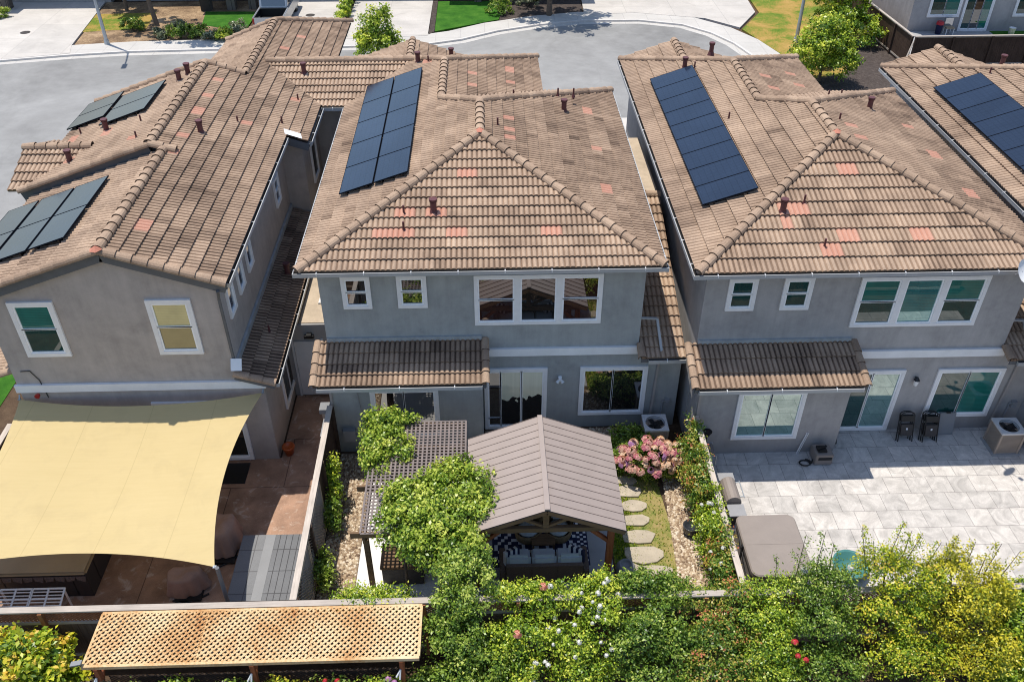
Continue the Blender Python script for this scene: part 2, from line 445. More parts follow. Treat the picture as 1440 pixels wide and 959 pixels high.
M['wicker'] = plain('brown wicker', (.15,.105,.085), .75, .4, 30, bmp=.5)
M['wickertan'] = plain('tan wicker', (.27,.19,.10), .75, .4, 30, bmp=.5)
M['covergrey'] = brick_mat('grey panel cover', (.20,.205,.215), (.185,.19,.20), (.10,.10,.105), 3, .66, .012, .6, .3, 0, 0, None, .14, 1.2)
M['covergrey2'] = brick_mat('grey tile cover', (.165,.17,.18), (.15,.155,.165), (.045,.045,.05), .155, .66, .010, .6, .3, 0, 0, None, .14, 1.2)
M['coverlight'] = plain('light grey strip', (.225,.23,.24), .6, .1, 2)
M['brownfab'] = plain('brown furniture cover cloth', (.40,.245,.175), .85, .2, 3)
M['orange'] = plain('orange glazed pot', (.50,.10,.02), .35, .2)
M['acbody'] = plain('air conditioner casing', (.36,.29,.235), .55, .1, 4)
M['actop'] = plain('air conditioner top', (.60,.61,.62), .5, .08, 4)
M['tealplastic'] = plain('teal plastic', (.06,.20,.19), .45, .2, 2)
M['bark'] = plain('tree bark', (.13,.095,.07), .9, .35, 12, bmp=.5)
M['stone'] = brick_mat('stacked stone', (.22,.185,.16), (.11,.095,.085), (.05,.045,.04), .35, .14, .02, .9, .3)
M['garage'] = plain('grey garage door', (.33,.32,.31), .6, .06, 1)
M['silver'] = plain('silver car paint', (.48,.49,.51), .3, .04, 1, .5)
M['tyre'] = plain('tyre rubber', (.015,.015,.015), .8, .2)
M['redlamp'] = plain('red lamp plastic', (.35,.015,.015), .3, .1)
M['pot'] = plain('dark glazed pot', (.035,.04,.05), .25, .3, 5)
M['stonepot'] = plain('grey stone pot', (.22,.225,.24), .8, .2, 5)
M['pink'] = leaf_mat('pink petals', [(0, (.52,.14,.20)), (.45, (.68,.30,.30)), (.75, (.78,.50,.36)), (1, (.80,.62,.48))], .2)
M['peach'] = leaf_mat('peach petals', [(0, (.60,.30,.16)), (.5, (.76,.48,.30)), (1, (.82,.66,.50))], .2)
M['whitepetal'] = leaf_mat('white petals', [(0, (.62,.60,.52)), (1, (.88,.86,.82))], .2)
M['redpetal'] = leaf_mat('red petals', [(0, (.45,.02,.03)), (1, (.70,.06,.08))], .2)
M['coral'] = leaf_mat('coral petals', [(0, (.62,.16,.10)), (1, (.75,.35,.25))], .2)
M['mauve'] = leaf_mat('mauve petals', [(0, (.42,.16,.36)), (1, (.66,.40,.60))], .2)
LEAF = {
 'vine':   leaf_mat('vine leaves', [(0, (.020,.055,.008)), (.35, (.085,.155,.014)), (.62, (.21,.29,.03)), (1, (.42,.44,.08))]),
 'green':  leaf_mat('green leaves', [(0, (.024,.058,.009)), (.4, (.095,.165,.02)), (.75, (.21,.28,.035)), (1, (.40,.43,.10))]),
 'dark':   leaf_mat('dark green leaves', [(0, (.022,.052,.008)), (.45, (.085,.155,.018)), (.8, (.20,.27,.035)), (1, (.38,.40,.09))]),
 'lime':   leaf_mat('lime leaves', [(0, (.025,.07,.008)), (.35, (.11,.19,.014)), (.7, (.29,.36,.028)), (1, (.50,.49,.06))]),
 'yellow': leaf_mat('yellow green leaves', [(0, (.04,.08,.010)), (.3, (.18,.22,.015)), (.65, (.46,.39,.022)), (1, (.68,.46,.045))]),
 'rose':   leaf_mat('rose leaves', [(0, (.02,.06,.010)), (.4, (.08,.16,.02)), (.62, (.20,.25,.035)), (.82, (.34,.26,.05)), (1, (.34,.09,.05))]),
 'gold':   leaf_mat('gold tipped leaves', [(0, (.03,.08,.010)), (.4, (.17,.25,.016)), (.75, (.45,.43,.025)), (1, (.64,.33,.05))]),
 'sage':   leaf_mat('grey green leaves', [(0, (.05,.06,.04)), (.5, (.14,.16,.09)), (1, (.28,.28,.19))]),
}
def solar_mat():
    m, nt, b, out = new_mat('solar cell glass')
    v = wcoords(nt)
    c = mixc(nt, noise(nt, v, .33, 4, .55, .8), (.006,.010,.020), (.026,.042,.078))
    spk = ramp_node(nt, [(.60, (0,0,0)), (.72, (1,1,1))]); nt.links.new(noise(nt, v, 14, 6, .75), spk.inputs[0])
    c = mixc(nt, math_n(nt, 'MULTIPLY', spk.outputs[0], .18), c, (.13,.17,.23))
    sp = nt.nodes.new('ShaderNodeSeparateXYZ'); nt.links.new(v, sp.inputs[0]); lines = None
    for k in (0, 1):                                                   # cell grid
        fr = math_n(nt, 'FRACT', math_n(nt, 'DIVIDE', sp.outputs[k], .165)); l_ = math_n(nt, 'LESS_THAN', fr, .09)
        lines = l_ if lines is None else math_n(nt, 'MAXIMUM', lines, l_)
    c = mixc(nt, math_n(nt, 'MULTIPLY', lines, .35), c, (.002,.003,.006))
    nt.links.new(c, b.inputs['Base Color']); b.inputs['Roughness'].default_value = .16; b.inputs['Specular IOR Level'].default_value = .5
    return m
M['solar'] = solar_mat()
M['solarframe'] = plain('panel frame', (.008,.011,.018), .8, .1, 4, 0, .05)
def sail_mat():
    m, nt, b, out = new_mat('sand shade cloth')
    v = wcoords(nt)
    n1 = noise(nt, v, .7, 4, .5); mp = nt.nodes.new('ShaderNodeMapping'); mp.inputs['Scale'].default_value = (.5, 9, 9); nt.links.new(v, mp.inputs[0])
    n2 = noise(nt, mp.outputs[0], 1.2, 5, .7)
    c = mixc(nt, math_n(nt, 'ADD', math_n(nt, 'MULTIPLY', n1, .5), math_n(nt, 'MULTIPLY', n2, .5)), (.57,.445,.215), (.69,.55,.295))
    sp = nt.nodes.new('ShaderNodeSeparateXYZ'); nt.links.new(v, sp.inputs[0])
    fr = math_n(nt, 'FRACT', math_n(nt, 'DIVIDE', sp.outputs[0], 1.62)); seam = math_n(nt, 'LESS_THAN', math_n(nt, 'ABSOLUTE', math_n(nt, 'SUBTRACT', fr, .5)), .006)
    c = mixc(nt, math_n(nt, 'MULTIPLY', seam, .35), c, (.42,.32,.15))
    dr = ramp_node(nt, [(.5, (0,0,0)), (.72, (1,1,1))]); nt.links.new(noise(nt, v, 1.3, 7, .65, .5), dr.inputs[0]); c = mixc(nt, math_n(nt, 'MULTIPLY', dr.outputs[0], .3), c, (.47,.37,.20))
    bump(nt, b, n2, .25, .02)
    nt.links.new(c, b.inputs['Base Color']); b.inputs['Roughness'].default_value = .85; b.inputs['Specular IOR Level'].default_value = .1
    tr = nt.nodes.new('ShaderNodeBsdfTranslucent'); nt.links.new(c, tr.inputs[0])
    mx = nt.nodes.new('ShaderNodeMixShader'); mx.inputs[0].default_value = .15
    nt.links.new(b.outputs[0], mx.inputs[1]); nt.links.new(tr.outputs[0], mx.inputs[2]); nt.links.new(mx.outputs[0], out.inputs[0])
    return m
M['sail'] = sail_mat()

# ------------------------------------------------------------------ roofs
HUMP = .1375; EXPO = .335; LIP = .046
def hashf(a, b, c=0):
    x = math.sin(a*12.9898 + b*78.233 + c*37.719) * 43758.5453
    return x - math.floor(x)

EXPO_NOW = [EXPO]
def tile_slope(mb, poly, d, ref, z0, pitch, reds=(), seed=0, under=True, dark=0.0, expo=None):
    EX = expo or EXPO_NOW[0]
    """concrete S tiles over a convex plan polygon; d = downslope plan direction, ref = a point of the eave line"""
    d = np.array(d, float); upv = -d; ua = np.array((-d[1], d[0]))
    P2 = np.array(poly, float); ref = np.array(ref, float)
    U = P2 @ ua; Vv = (P2 - ref) @ upv
    u0 = math.floor(U.min()/HUMP)*HUMP; nh = int(math.ceil((U.max()-u0)/HUMP)) + 1
    k0 = int(math.floor(Vv.min()/EX + 1e-6)); k1 = int(math.ceil(Vv.max()/EX - 1e-6))
    S = 5
    uu = u0 + np.arange(nh*S+1)*(HUMP/S)
    ph = ((np.arange(nh*S+1) % S)/S)
    hump = .050*(1-np.abs(2*ph-1)**2.2)
    nrm = np.array((d[0]*pitch, d[1]*pitch, 1.0)); nrm /= np.linalg.norm(nrm)
    Vs = []; Fs = []; Ts = []; base = 0
    j = np.floor((uu[:-1]+.01)/(2*HUMP)).astype(int)
    redset = set()
    for (x, y, n) in reds:
        p = np.array((x, y)); k = int(math.floor(((p-ref) @ upv)/EX)); jj = int(math.floor((p @ ua)/(2*HUMP)))
        for q in range(n): redset.add((k, jj+q))
    for k in range(k0, k1):
        vl, vh = k*EX - .025, (k+1)*EX
        n = len(uu)
        def row(v, off):
            z = z0 + pitch*v
            p = ref[None,:]*0 + uu[:,None]*ua[None,:] + ((ref @ upv) + v)*upv[None,:]
            o = off + hump
            return np.stack([p[:,0]+nrm[0]*o, p[:,1]+nrm[1]*o, z+nrm[2]*o], 1)
        def rowc(v, off):
            z = z0 + pitch*v
            p = uu[:,None]*ua[None,:] + ((ref @ upv) + v)*upv[None,:]
            return np.stack([p[:,0]+nrm[0]*off, p[:,1]+nrm[1]*off, np.full(n, z+nrm[2]*off)], 1)
        jit = np.array([(hashf(a, k, seed+3)-.5)*.012 for a in j]); jit = np.append(jit, jit[-1])
        r1 = row(vl, LIP) + nrm[None,:]*jit[:,None]; r2 = row(vh, -.006); r0 = rowc(vl+.012, -.015)
        Vs += [r0, r1, r2]
        a = np.arange(n-1)
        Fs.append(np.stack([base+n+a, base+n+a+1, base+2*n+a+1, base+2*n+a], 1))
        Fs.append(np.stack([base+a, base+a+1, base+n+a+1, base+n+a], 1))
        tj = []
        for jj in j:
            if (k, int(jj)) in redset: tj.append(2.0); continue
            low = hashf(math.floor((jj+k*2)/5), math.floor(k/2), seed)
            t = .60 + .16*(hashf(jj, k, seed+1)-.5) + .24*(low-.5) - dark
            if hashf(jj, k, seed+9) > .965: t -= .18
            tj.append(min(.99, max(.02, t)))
        tj = np.array(tj); val = np.array([.30,.05,.0,.0,.16])[np.arange(len(tj)) % S]          # roll shading painted into the tint, darkest in the valleys
        tj = np.where(tj > 1.5, tj, np.clip(tj-val, .01, 1)); Ts += [tj, np.where(tj > 1.5, .2, tj*.46)]  # step faces tinted darker, a painted shadow line under each course
        base += 3*n
    V = np.concatenate(Vs); F = np.concatenate(Fs); T = np.concatenate(Ts)
    me = bpy.data.meshes.new('tmp')
    me.vertices.add(len(V)); me.vertices.foreach_set('co', V.astype(np.float32).ravel())
    me.loops.add(len(F)*4); me.loops.foreach_set('vertex_index', F.astype(np.int32).ravel())
    me.polygons.add(len(F)); me.polygons.foreach_set('loop_start', (np.arange(len(F))*4).astype(np.int32))
    at = me.attributes.new('tint', 'FLOAT', 'FACE'); at.data.foreach_set('value', T.astype(np.float32))
    me.update(calc_edges=True)
    bm = bmesh.new(); bm.from_mesh(me); bpy.data.meshes.remove(me)
    cen = P2.mean(0)
    for i in range(len(P2)):
        a, b_ = P2[i], P2[(i+1) % len(P2)]
        e = b_-a
        if np.linalg.norm(e) < 1e-6: continue
        no = np.array((e[1], -e[0])); no /= np.linalg.norm(no)
        if (cen-a) @ no > 0: no = -no
        va, vb = (a-ref) @ upv, (b_-ref) @ upv
        if abs(va) < 1e-6 and abs(vb) < 1e-6: continue      # eave: keep the tile overhang
        bmesh.ops.bisect_plane(bm, geom=bm.verts[:]+bm.edges[:]+bm.faces[:], dist=1e-6, plane_co=(a[0], a[1], 0), plane_no=(no[0], no[1], 0), clear_outer=True)
    lay = bm.faces.layers.float.get('tint')
    bm.verts.index_update()
    mb.add([tuple(v.co) for v in bm.verts], [tuple(v.index for v in f.verts) for f in bm.faces], 0, [f[lay] for f in bm.faces])
    bm.free()
    if under:
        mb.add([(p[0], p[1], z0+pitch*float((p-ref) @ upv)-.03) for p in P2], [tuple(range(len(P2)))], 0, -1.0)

def ridge_cap(name, p0, p1, parent, seed=0, r=.125, lift=.055):
    p0, p1 = Vector(p0), Vector(p1)
    if p0.z > p1.z: p0, p1 = p1, p0
    d = p1-p0; L = d.length; d.normalize()
    side = d.cross(Vector((0,0,1))).normalized(); up = side.cross(d).normalized()
    n = max(1, round(L/.36)); st = L/n; mb = MB(); K = 8
    for i in range(n):
        a = p0 + d*(st*i-.02); b = p0 + d*(st*(i+1)+.03)
        ra, rb = r*1.12, r*.94; vs = []
        for (c, rr, li) in ((a, ra, lift+.018), (b, rb, lift-.004)):
            for k in range(K+1):
                th = math.pi*(-.12 + 1.24*k/K)
                vs.append(tuple(c + side*(rr*math.cos(th)) + up*(rr*.85*math.sin(th)+li)))
        for k in range(K+1):                                    # thickness of the lower lip
            th = math.pi*(-.12 + 1.24*k/K)
            vs.append(tuple(a + side*(ra*.8*math.cos(th)) + up*(ra*.64*math.sin(th)+lift+.01)))
        t = .50 + .26*(hashf(i, seed, 5)-.5)
        q = K+1
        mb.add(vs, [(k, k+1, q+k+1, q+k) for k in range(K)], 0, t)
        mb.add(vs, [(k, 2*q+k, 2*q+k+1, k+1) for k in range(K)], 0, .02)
    return mb.build(name, M['tile'], parent)

def gutter(parent, p0, p1, out, z, straps=True):
    """open gutter along an eave; out = plan direction away from the house"""
    mb = MB(); p0, p1 = Vector((*p0, z)), Vector((*p1, z)); o = Vector((*out, 0)); d = (p1-p0); L = d.length; d.normalize(); up = Vector((0,0,1))
    c = (p0+p1)/2
    mb.obox(c + o*.042 + up*-.105, d, o, up, L/2, .043, .006, 1)
    mb.obox(c + o*.006 + up*-.065, d, o, up, L/2, .005, .052, 1)
    mb.obox(c + o*.084 + up*-.060, d, o, up, L/2, .006, .051, 0)
    mb.obox(c + o*.083 + up*-.004, d, o, up, L/2, .012, .006, 0)
    for s in (-1, 1): mb.obox(c + d*(s*(L/2+.003)) + o*.045 + up*-.058, d, o, up, .004, .044, .052, 0)
    if straps:
        n = max(1, int(L/1.15))
        for i in range(n):
            q = p0 + d*((i+.5)*L/n)
            mb.obox(q + o*.045 + up*.006, d, o, up, .012, .046, .005, 2)
            mb.obox(q + o*.094 + up*-.03, d, o, up, .012, .004, .03, 2)
    return mb.build('gutter', [M['gutter'], M['gutterin'], M['strap']], parent)

def fascia(mb, p0, p1, th=.04, h=.2, drop=.0):
    mb.bar(Vector(p0)+Vector((0,0,-h/2-drop)), Vector(p1)+Vector((0,0,-h/2-drop)), th, h)

def vent(parent, x, y, z, kind='stack', patch=True, seed=0):
    mb = MB()
    if kind == 'stack':
        mb.cyl((x,y,z-.1), (x,y,z+.38), .085, .080, 12); mb.cyl((x,y,z+.38), (x,y,z+.43), .11, .11, 12); mb.cyl((x,y,z+.34), (x,y,z+.36), .10, .10, 12)
        mb.cyl((x,y,z-.06), (x,y,z+.1), .14, .09, 12)
    else:
        mb.cyl((x,y,z-.1), (x,y,z+.27), .030, .028, 8); mb.cyl((x,y,z-.04), (x,y,z+.07), .065, .034, 8)
    return mb.build('vent_pipe', M['maroon'], parent)

def solar_panel(parent, c, ax, ay, nz, w, h):
    """one framed module; ax,ay unit vectors in the slope plane, c centre"""
    c, ax, ay, nz = Vector(c), Vector(ax), Vector(ay), Vector(nz)
    mb = MB()
    mb.obox(c, ax, ay, nz, w/2-.014, h/2-.014, .015, 0)
    for s in (-1, 1):
        mb.obox(c+ax*(s*(w/2-.007)), ax, ay, nz, .007, h/2, .018, 1); mb.obox(c+ay*(s*(h/2-.007)), ax, ay, nz, w/2-.015, .007, .0175, 1)
    for s in (-1, 1): mb.obox(c+ax*(s*w*.3)+nz*-.075, ax, ay, nz, .02, h/2-.03, .05, 2)
    return mb.build('solar_panel', [M['solar'], M['solarframe'], M['black']], parent)

# ------------------------------------------------------------------ windows
def window(parent, o, u, n, w, h, panes, trim=.10, name='window', bars=(), sill=True, mullions=(), trim_m='trim', noframe=False):
    """o: lower corner of the trim on the wall; u along the wall, n outwards; panes: (u0,u1,v0,v1,material) as fractions of the opening"""
    o, u, n = Vector(o), Vector(u), Vector(n); z = Vector((0,0,1))
    def slab(mb, a0, a1, b0, b1, d0, d1, m=0):
        c = o + u*((a0+a1)/2) + z*((b0+b1)/2) + n*((d0+d1)/2)
        mb.obox(c, u, z, n, (a1-a0)/2, (b1-b0)/2, (d1-d0)/2, m)
    t = MB()
    slab(t, 0, w, h-trim, h, .002, .065); slab(t, 0, w, 0, trim, .002, .065)
    slab(t, 0, trim, trim, h-trim, .002, .062); slab(t, w-trim, w, trim, h-trim, .002, .062)
    for mu in mullions: slab(t, trim+mu[0], trim+mu[1], trim, h-trim, .002, .060)
    tw = t.build(name, M[trim_m], parent)
    W, H = w-2*trim, h-2*trim; f = .042
    fr = MB(); pn = MB(); mats = []
    for (a0, a1, b0, b1, key) in panes:
        A0, A1, B0, B1 = trim+a0*W, trim+a1*W, trim+b0*H, trim+b1*H
        slab(fr, A0, A1, B0, B0+f, .003, .045); slab(fr, A0, A1, B1-f, B1, .003, .045)
        slab(fr, A0, A0+f, B0+f, B1-f, .003, .044); slab(fr, A1-f, A1, B0+f, B1-f, .003, .044)
        if key not in mats: mats.append(key)
        q = [o + u*x + z*y + n*.018 for x, y in ((A0+f,B0+f),(A1-f,B0+f),(A1-f,B1-f),(A0+f,B1-f))]
        pn.add([tuple(p) for p in q], [(0,1,2,3)], mats.index(key))
    fr.build('frame', M['vinyl'], tw); pn.build('pane', [M[k] for k in mats], tw)
    return tw

XP, YM, XM, YP = (1,0,0), (0,-1,0), (-1,0,0), (0,1,0)

def downspout(parent, pts, r=.035, mat='pipe'):
    mb = MB()
    for a, b in zip(pts[:-1], pts[1:]): mb.bar(a, b, .065, .05)
    for z in (.6, 2.0):
        pass
    return mb.build('downspout', M[mat], parent)

# ------------------------------------------------------------------ the two-storey hip roofed houses
PITCH = .339; ZE = 5.9
def hip_house(dx, dy, label, look):
    EXPO_NOW[0] = look.get('expo', .335)
    X = lambda x: x+dx
    Y_ = lambda y: y+dy
    root = thing('house', label, 'house', (X(0), Y_(24), 0), 'two storey stucco houses in the row')
    xL, xR, yE, yF = X(-4.85), X(4.47), Y_(18.85), Y_(30.5)
    w = (xR-xL)/2; xm = (xL+xR)/2; y1, y2 = yE+w, yF-w; zR = ZE+PITCH*w
    xR2 = X(2.0); yF2 = Y_(34.03); w2 = (xR2-xL)/2; xm2 = xL+w2; y3 = yF2-w2; z2 = ZE+PITCH*w2; yb = y2+(xm-xm2)
    s = look['seed']
    mb = MB()
    rr = lambda k: [(X(a), Y_(b), n) for a, b, n in look.get(k, ())]
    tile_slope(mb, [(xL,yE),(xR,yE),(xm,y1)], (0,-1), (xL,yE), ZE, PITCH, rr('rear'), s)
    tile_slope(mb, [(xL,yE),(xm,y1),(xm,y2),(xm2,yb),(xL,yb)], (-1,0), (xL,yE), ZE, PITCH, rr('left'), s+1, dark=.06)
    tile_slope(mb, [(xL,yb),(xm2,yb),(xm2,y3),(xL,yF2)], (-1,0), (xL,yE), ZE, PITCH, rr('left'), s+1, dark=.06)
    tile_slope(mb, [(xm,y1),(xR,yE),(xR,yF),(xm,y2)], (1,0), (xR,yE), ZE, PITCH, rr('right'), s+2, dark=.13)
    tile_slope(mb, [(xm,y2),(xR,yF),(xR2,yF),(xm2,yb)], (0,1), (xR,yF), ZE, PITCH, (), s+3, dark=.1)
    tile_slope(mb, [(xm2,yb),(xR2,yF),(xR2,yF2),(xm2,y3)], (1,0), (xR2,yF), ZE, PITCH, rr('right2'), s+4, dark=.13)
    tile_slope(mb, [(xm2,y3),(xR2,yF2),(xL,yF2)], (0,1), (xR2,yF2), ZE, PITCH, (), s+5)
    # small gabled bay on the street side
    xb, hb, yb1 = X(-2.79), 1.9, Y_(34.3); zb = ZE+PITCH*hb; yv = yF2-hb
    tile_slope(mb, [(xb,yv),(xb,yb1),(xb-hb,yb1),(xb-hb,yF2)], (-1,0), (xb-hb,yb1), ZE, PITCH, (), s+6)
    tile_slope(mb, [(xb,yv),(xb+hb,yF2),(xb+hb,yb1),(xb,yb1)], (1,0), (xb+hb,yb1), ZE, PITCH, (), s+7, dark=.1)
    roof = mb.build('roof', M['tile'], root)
    lines = [((xL,yE,ZE),(xm,y1,zR)), ((xR,yE,ZE),(xm,y1,zR)), ((xm,y1,zR),(xm,y2,zR)), ((xm,y2,zR),(xR,yF,ZE)),
             ((xm,y2,zR),(xm2,yb,z2)), ((xm2,yb,z2),(xm2,y3,z2)), ((xm2,y3,z2),(xR2,yF2,ZE)), ((xm2,y3,z2),(xL,yF2,ZE)), ((xb,yv,zb),(xb,yb1,zb))]
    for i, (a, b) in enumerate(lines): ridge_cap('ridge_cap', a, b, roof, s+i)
    mb = MB(); mb.add([(xm+.14*math.cos(k), y1-.05+.14*math.sin(k), zR+.12) for k in range(6)]+[(xm, y1, zR+.20)], [(i, (i+1) % 6, 6) for i in range(6)])
    mb.build('apex_mortar', M['clay'], roof)
    # vents and panels belong to the roof
    for (x, y, kind, pl) in look['vents']:
        x, y = X(x), Y_(y)
        z = {'rear': ZE+PITCH*(y-yE), 'left': ZE+PITCH*(x-xL), 'right': ZE+PITCH*(xR-x), 'right2': ZE+PITCH*(xR2-x), 'far': ZE+PITCH*(yF-y), 'bay': ZE+PITCH*(xb+hb-x)}[pl]
        vent(roof, x, y, z, kind)
    nl = Vector((-PITCH, 0, 1)).normalized(); al = Vector((1, 0, PITCH)).normalized()
    for (cx, cy, pw, ph) in look['solar']:
        c = Vector((X(cx), Y_(cy), ZE+PITCH*(X(cx)-xL))) + nl*.17
        solar_panel(roof, c, al, (0,1,0), nl, pw, ph)
    # walls (boxes butt end to end)
    a0, a1, yw = X(-4.47), X(4.12), Y_(19.28)
    mb = MB()
    mb.box(a0, a1, yw, yF-.45, 2.9, 5.80); mb.box(a0, X(1.6), yF-.45, yF2-.4, 0, 5.80)
    mb.box(a0, X(5.40), yw, Y_(29.0), 0, 2.9)
    mb.xprism([(xb-hb+.35, 0), (xb+hb-.35, 0), (xb+hb-.35, 5.8), (xb, zb-.18), (xb-hb+.35, 5.8)], yF2-.4, yb1-.25)
    mb.box(X(-4.45), X(-.24), Y_(18.43), yw, 0, 2.86)
    mb.build('wall', M[look.get('wall', 'stucco')], root)
    # soffit and fascia
    mb = MB()
    mb.box(xL+.04, xR-.04, yE+.04, yw-.002, 5.79, 5.83); mb.box(xL+.04, a0-.002, yw, yF2-.04, 5.79, 5.83); mb.box(a1+.002, xR-.04, yw, yF-.04, 5.79, 5.83)
    for p, q in (((xL,yE,ZE),(xR,yE,ZE)), ((xL,yE,ZE),(xL,yF2,ZE)), ((xR,yE,ZE),(xR,yF,ZE)), ((xR,yF,ZE),(xR2,yF,ZE)), ((xR2,yF,ZE),(xR2,yF2,ZE)), ((xL,yF2,ZE),(xR2,yF2,ZE))):
        fascia(mb, p, q, .03, .15, .02)
    mb.build('fascia', M['fascia'], root)
    gutter(root, (xL-.1,yE-.02), (xR+.1,yE-.02), (0,-1), ZE+.005)
    gutter(root, (xL-.02,yE-.1), (xL-.02,yF2), (-1,0), ZE-.004)
    gutter(root, (xR+.02,yE-.1), (xR+.02,yF), (1,0), ZE-.004)
    # belt course over the rear doors
    mb = MB(); mb.box(X(-.20), X(4.2), yw-.075, yw-.002, 2.78, 3.03); mb.build('belt_course', M['belt'], root)
    # lean-to roof over the projecting bay
    lt = MB(); ly0, ly1 = Y_(17.90), Y_(19.26); lp = .315; lz = 2.90; lx0, lx1 = X(-4.72), X(-.14)
    tile_slope(lt, [(lx0,ly0),(lx1,ly0),(lx1,ly1),(lx0,ly1)], (0,-1), (lx0,ly0), lz, lp, (), s+11, dark=.14)  # darker tint paints in the shade of the main eave
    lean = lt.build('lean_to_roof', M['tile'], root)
    for q in (lx0, lx1): ridge_cap('rake_cap', (q, ly0-.02, lz+.01), (q, ly1, lz+lp*(ly1-ly0)+.01), lean, s+3, .10, .03)
    mb = MB(); mb.box(X(-4.46), X(-.24), yw-.06, yw-.004, lz+lp*1.36+.03, lz+lp*1.36+.17); mb.build('flashing', M['flash'], lean)
    mb = MB(); mb.box(lx0+.03, lx1-.03, ly0+.03, Y_(18.42), 2.84, 2.88); fascia(mb, (lx0,ly0,lz), (lx1,ly0,lz), .03, .12, .02)
    fascia(mb, (lx0,ly0,lz), (lx0,ly1,lz+lp*1.36), .03, .12, .03); fascia(mb, (lx1,ly0,lz), (lx1,ly1,lz+lp*1.36), .03, .12, .03); mb.build('fascia', M['fascia'], lean)
    gutter(root, (lx0+.1, ly0-.02), (lx1-.1, ly0-.02), (0,-1), lz)
    # low side roof between this house and the next
    sr = MB(); sy0, sy1 = Y_(18.82), Y_(24.6); sp = .335; sz = 2.93; sx0, sx1 = X(4.14), X(5.38)
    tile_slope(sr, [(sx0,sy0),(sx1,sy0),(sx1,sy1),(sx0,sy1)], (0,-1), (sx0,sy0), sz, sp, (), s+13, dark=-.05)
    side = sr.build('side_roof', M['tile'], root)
    ridge_cap('ridge_cap', (sx0, sy1, sz+sp*(sy1-sy0)), (sx1, sy1, sz+sp*(sy1-sy0)), side, s+4, .12, .03)
    ridge_cap('rake_cap', (sx0+.02, sy0-.03, sz+.0), (sx0+.02, sy0+.42, sz+.12), side, s+5, .11, .04)
    mb = MB(); mb.box(a1+.003, X(5.40), Y_(24.62), Y_(29.0), 2.9, sz+sp*(sy1-sy0)-.08); mb.build('side_wall', M['stucco_tan'], root)
    gutter(root, (sx0+.2, sy0-.02), (sx1-.02, sy0-.02), (0,-1), sz-.01)
    mb = MB(); fascia(mb, (sx0, sy0, sz), (sx1, sy0, sz), .03, .12, .02); mb.build('fascia', M['fascia'], side)
    # upper rear windows
    g = look['glass']
    def dh(x0, z0, ww, hh, up, lo): return window(root, (X(x0), yw, z0), XP, YM, ww, hh, [(0,1,.5,1,up),(0,1,0,.52,lo)], .095)
    dh(-3.88, 4.47, .76, 1.02, g[0], g[1]); dh(-2.43, 4.47, .78, 1.02, g[0], g[1])
    W = 3.41-.19; f1, f2, f3, f4 = .97/W, 1.13/W, 2.09/W, 2.25/W
    window(root, (X(-.41), yw, 3.86), XP, YM, 3.41, 1.60, [(0,f1,.5,1,g[2]),(0,f1,0,.52,g[3]),(f2,f3,0,1,g[4]),(f4,1,.5,1,g[2]),(f4,1,0,.52,g[3])], .095, mullions=((.97,1.13),(2.09,2.25)))
    # lower rear openings
    window(root, (X(2.53), yw, .51), XP, YM, 1.93, 1.80, [(0,.5,0,1,g[5]),(.48,1,0,1,g[6])], .10)
    window(root, (X(-3.34), Y_(18.43), .58), XP, YM, 1.88, 1.79, [(0,.5,0,1,g[7]),(.48,1,0,1,g[8])], .10)
    window(root, (X(-.20), yw, .03), XP, YM, 1.80, 2.28, [(0,.24,.14,1,g[9]),(0,.24,0,.16,g[9]),(.22,.62,0,1,g[10]),(.58,1,0,1,g[11])] if look['door'] == 3 else [(0,.52,0,1,g[9]),(.48,1,0,1,g[10])], .10, name='sliding_door')
    # downspouts
    downspout(root, [(X(5.0), sy0-.08, sz-.12), (X(4.74), yw-.06, 2.55), (X(4.66), yw-.05, .15)])
    downspout(root, [(X(-4.62), ly0-.07, lz-.1), (X(-4.40), Y_(18.39), 2.45), (X(-4.40), Y_(18.39), .1)])
    downspout(root, [(a1+.05, yw+.3, 3.75), (X(4.62), yw+.3, 3.72), (X(4.72), Y_(19.0), 3.02)], mat='gutter')
    # wall lamp
    if look['lamp'] == 'white':
        mb = MB(); lx, lzz = X(1.96), 1.92; mb.box(lx-.05, lx+.05, yw-.05, yw-.004, lzz-.05, lzz+.06)
        for q in (-1, 1): mb.cyl((lx, yw-.06, lzz), (lx+q*.09, yw-.13, lzz-.09), .03, .055, 8)
        mb.cyl((lx, yw-.05, lzz+.02), (lx, yw-.12, lzz+.10), .03, .05, 8); mb.build('wall_lamp', M['white'], root)
    else:
        mb = MB(); lx, lzz = X(1.96), 1.92; mb.cyl((lx, yw-.1, lzz-.12), (lx, yw-.1, lzz+.06), .055, .075, 8, 1); mb.cyl((lx, yw-.1, lzz+.06), (lx, yw-.1, lzz+.17), .09, .02, 8, 0)
        mb.bar((lx, yw, lzz+.1), (lx, yw-.1, lzz+.12), .03, .03, 0); mb.build('wall_lamp', [M['black'], M['trim']], root)
    # conduit on the low side wall
    mb = MB(); cx = X(5.0); mb.tube([(cx,yw-.04,.1),(cx,yw-.04,.98),(cx+.05,yw-.1,1.03),(cx+.13,yw-.1,.98)], .022, 8); mb.box(cx+.05, cx+.2, yw-.1, yw-.004, .86, 1.06)
    mb.build('conduit', M['steelgrey'], root)
    return root, roof

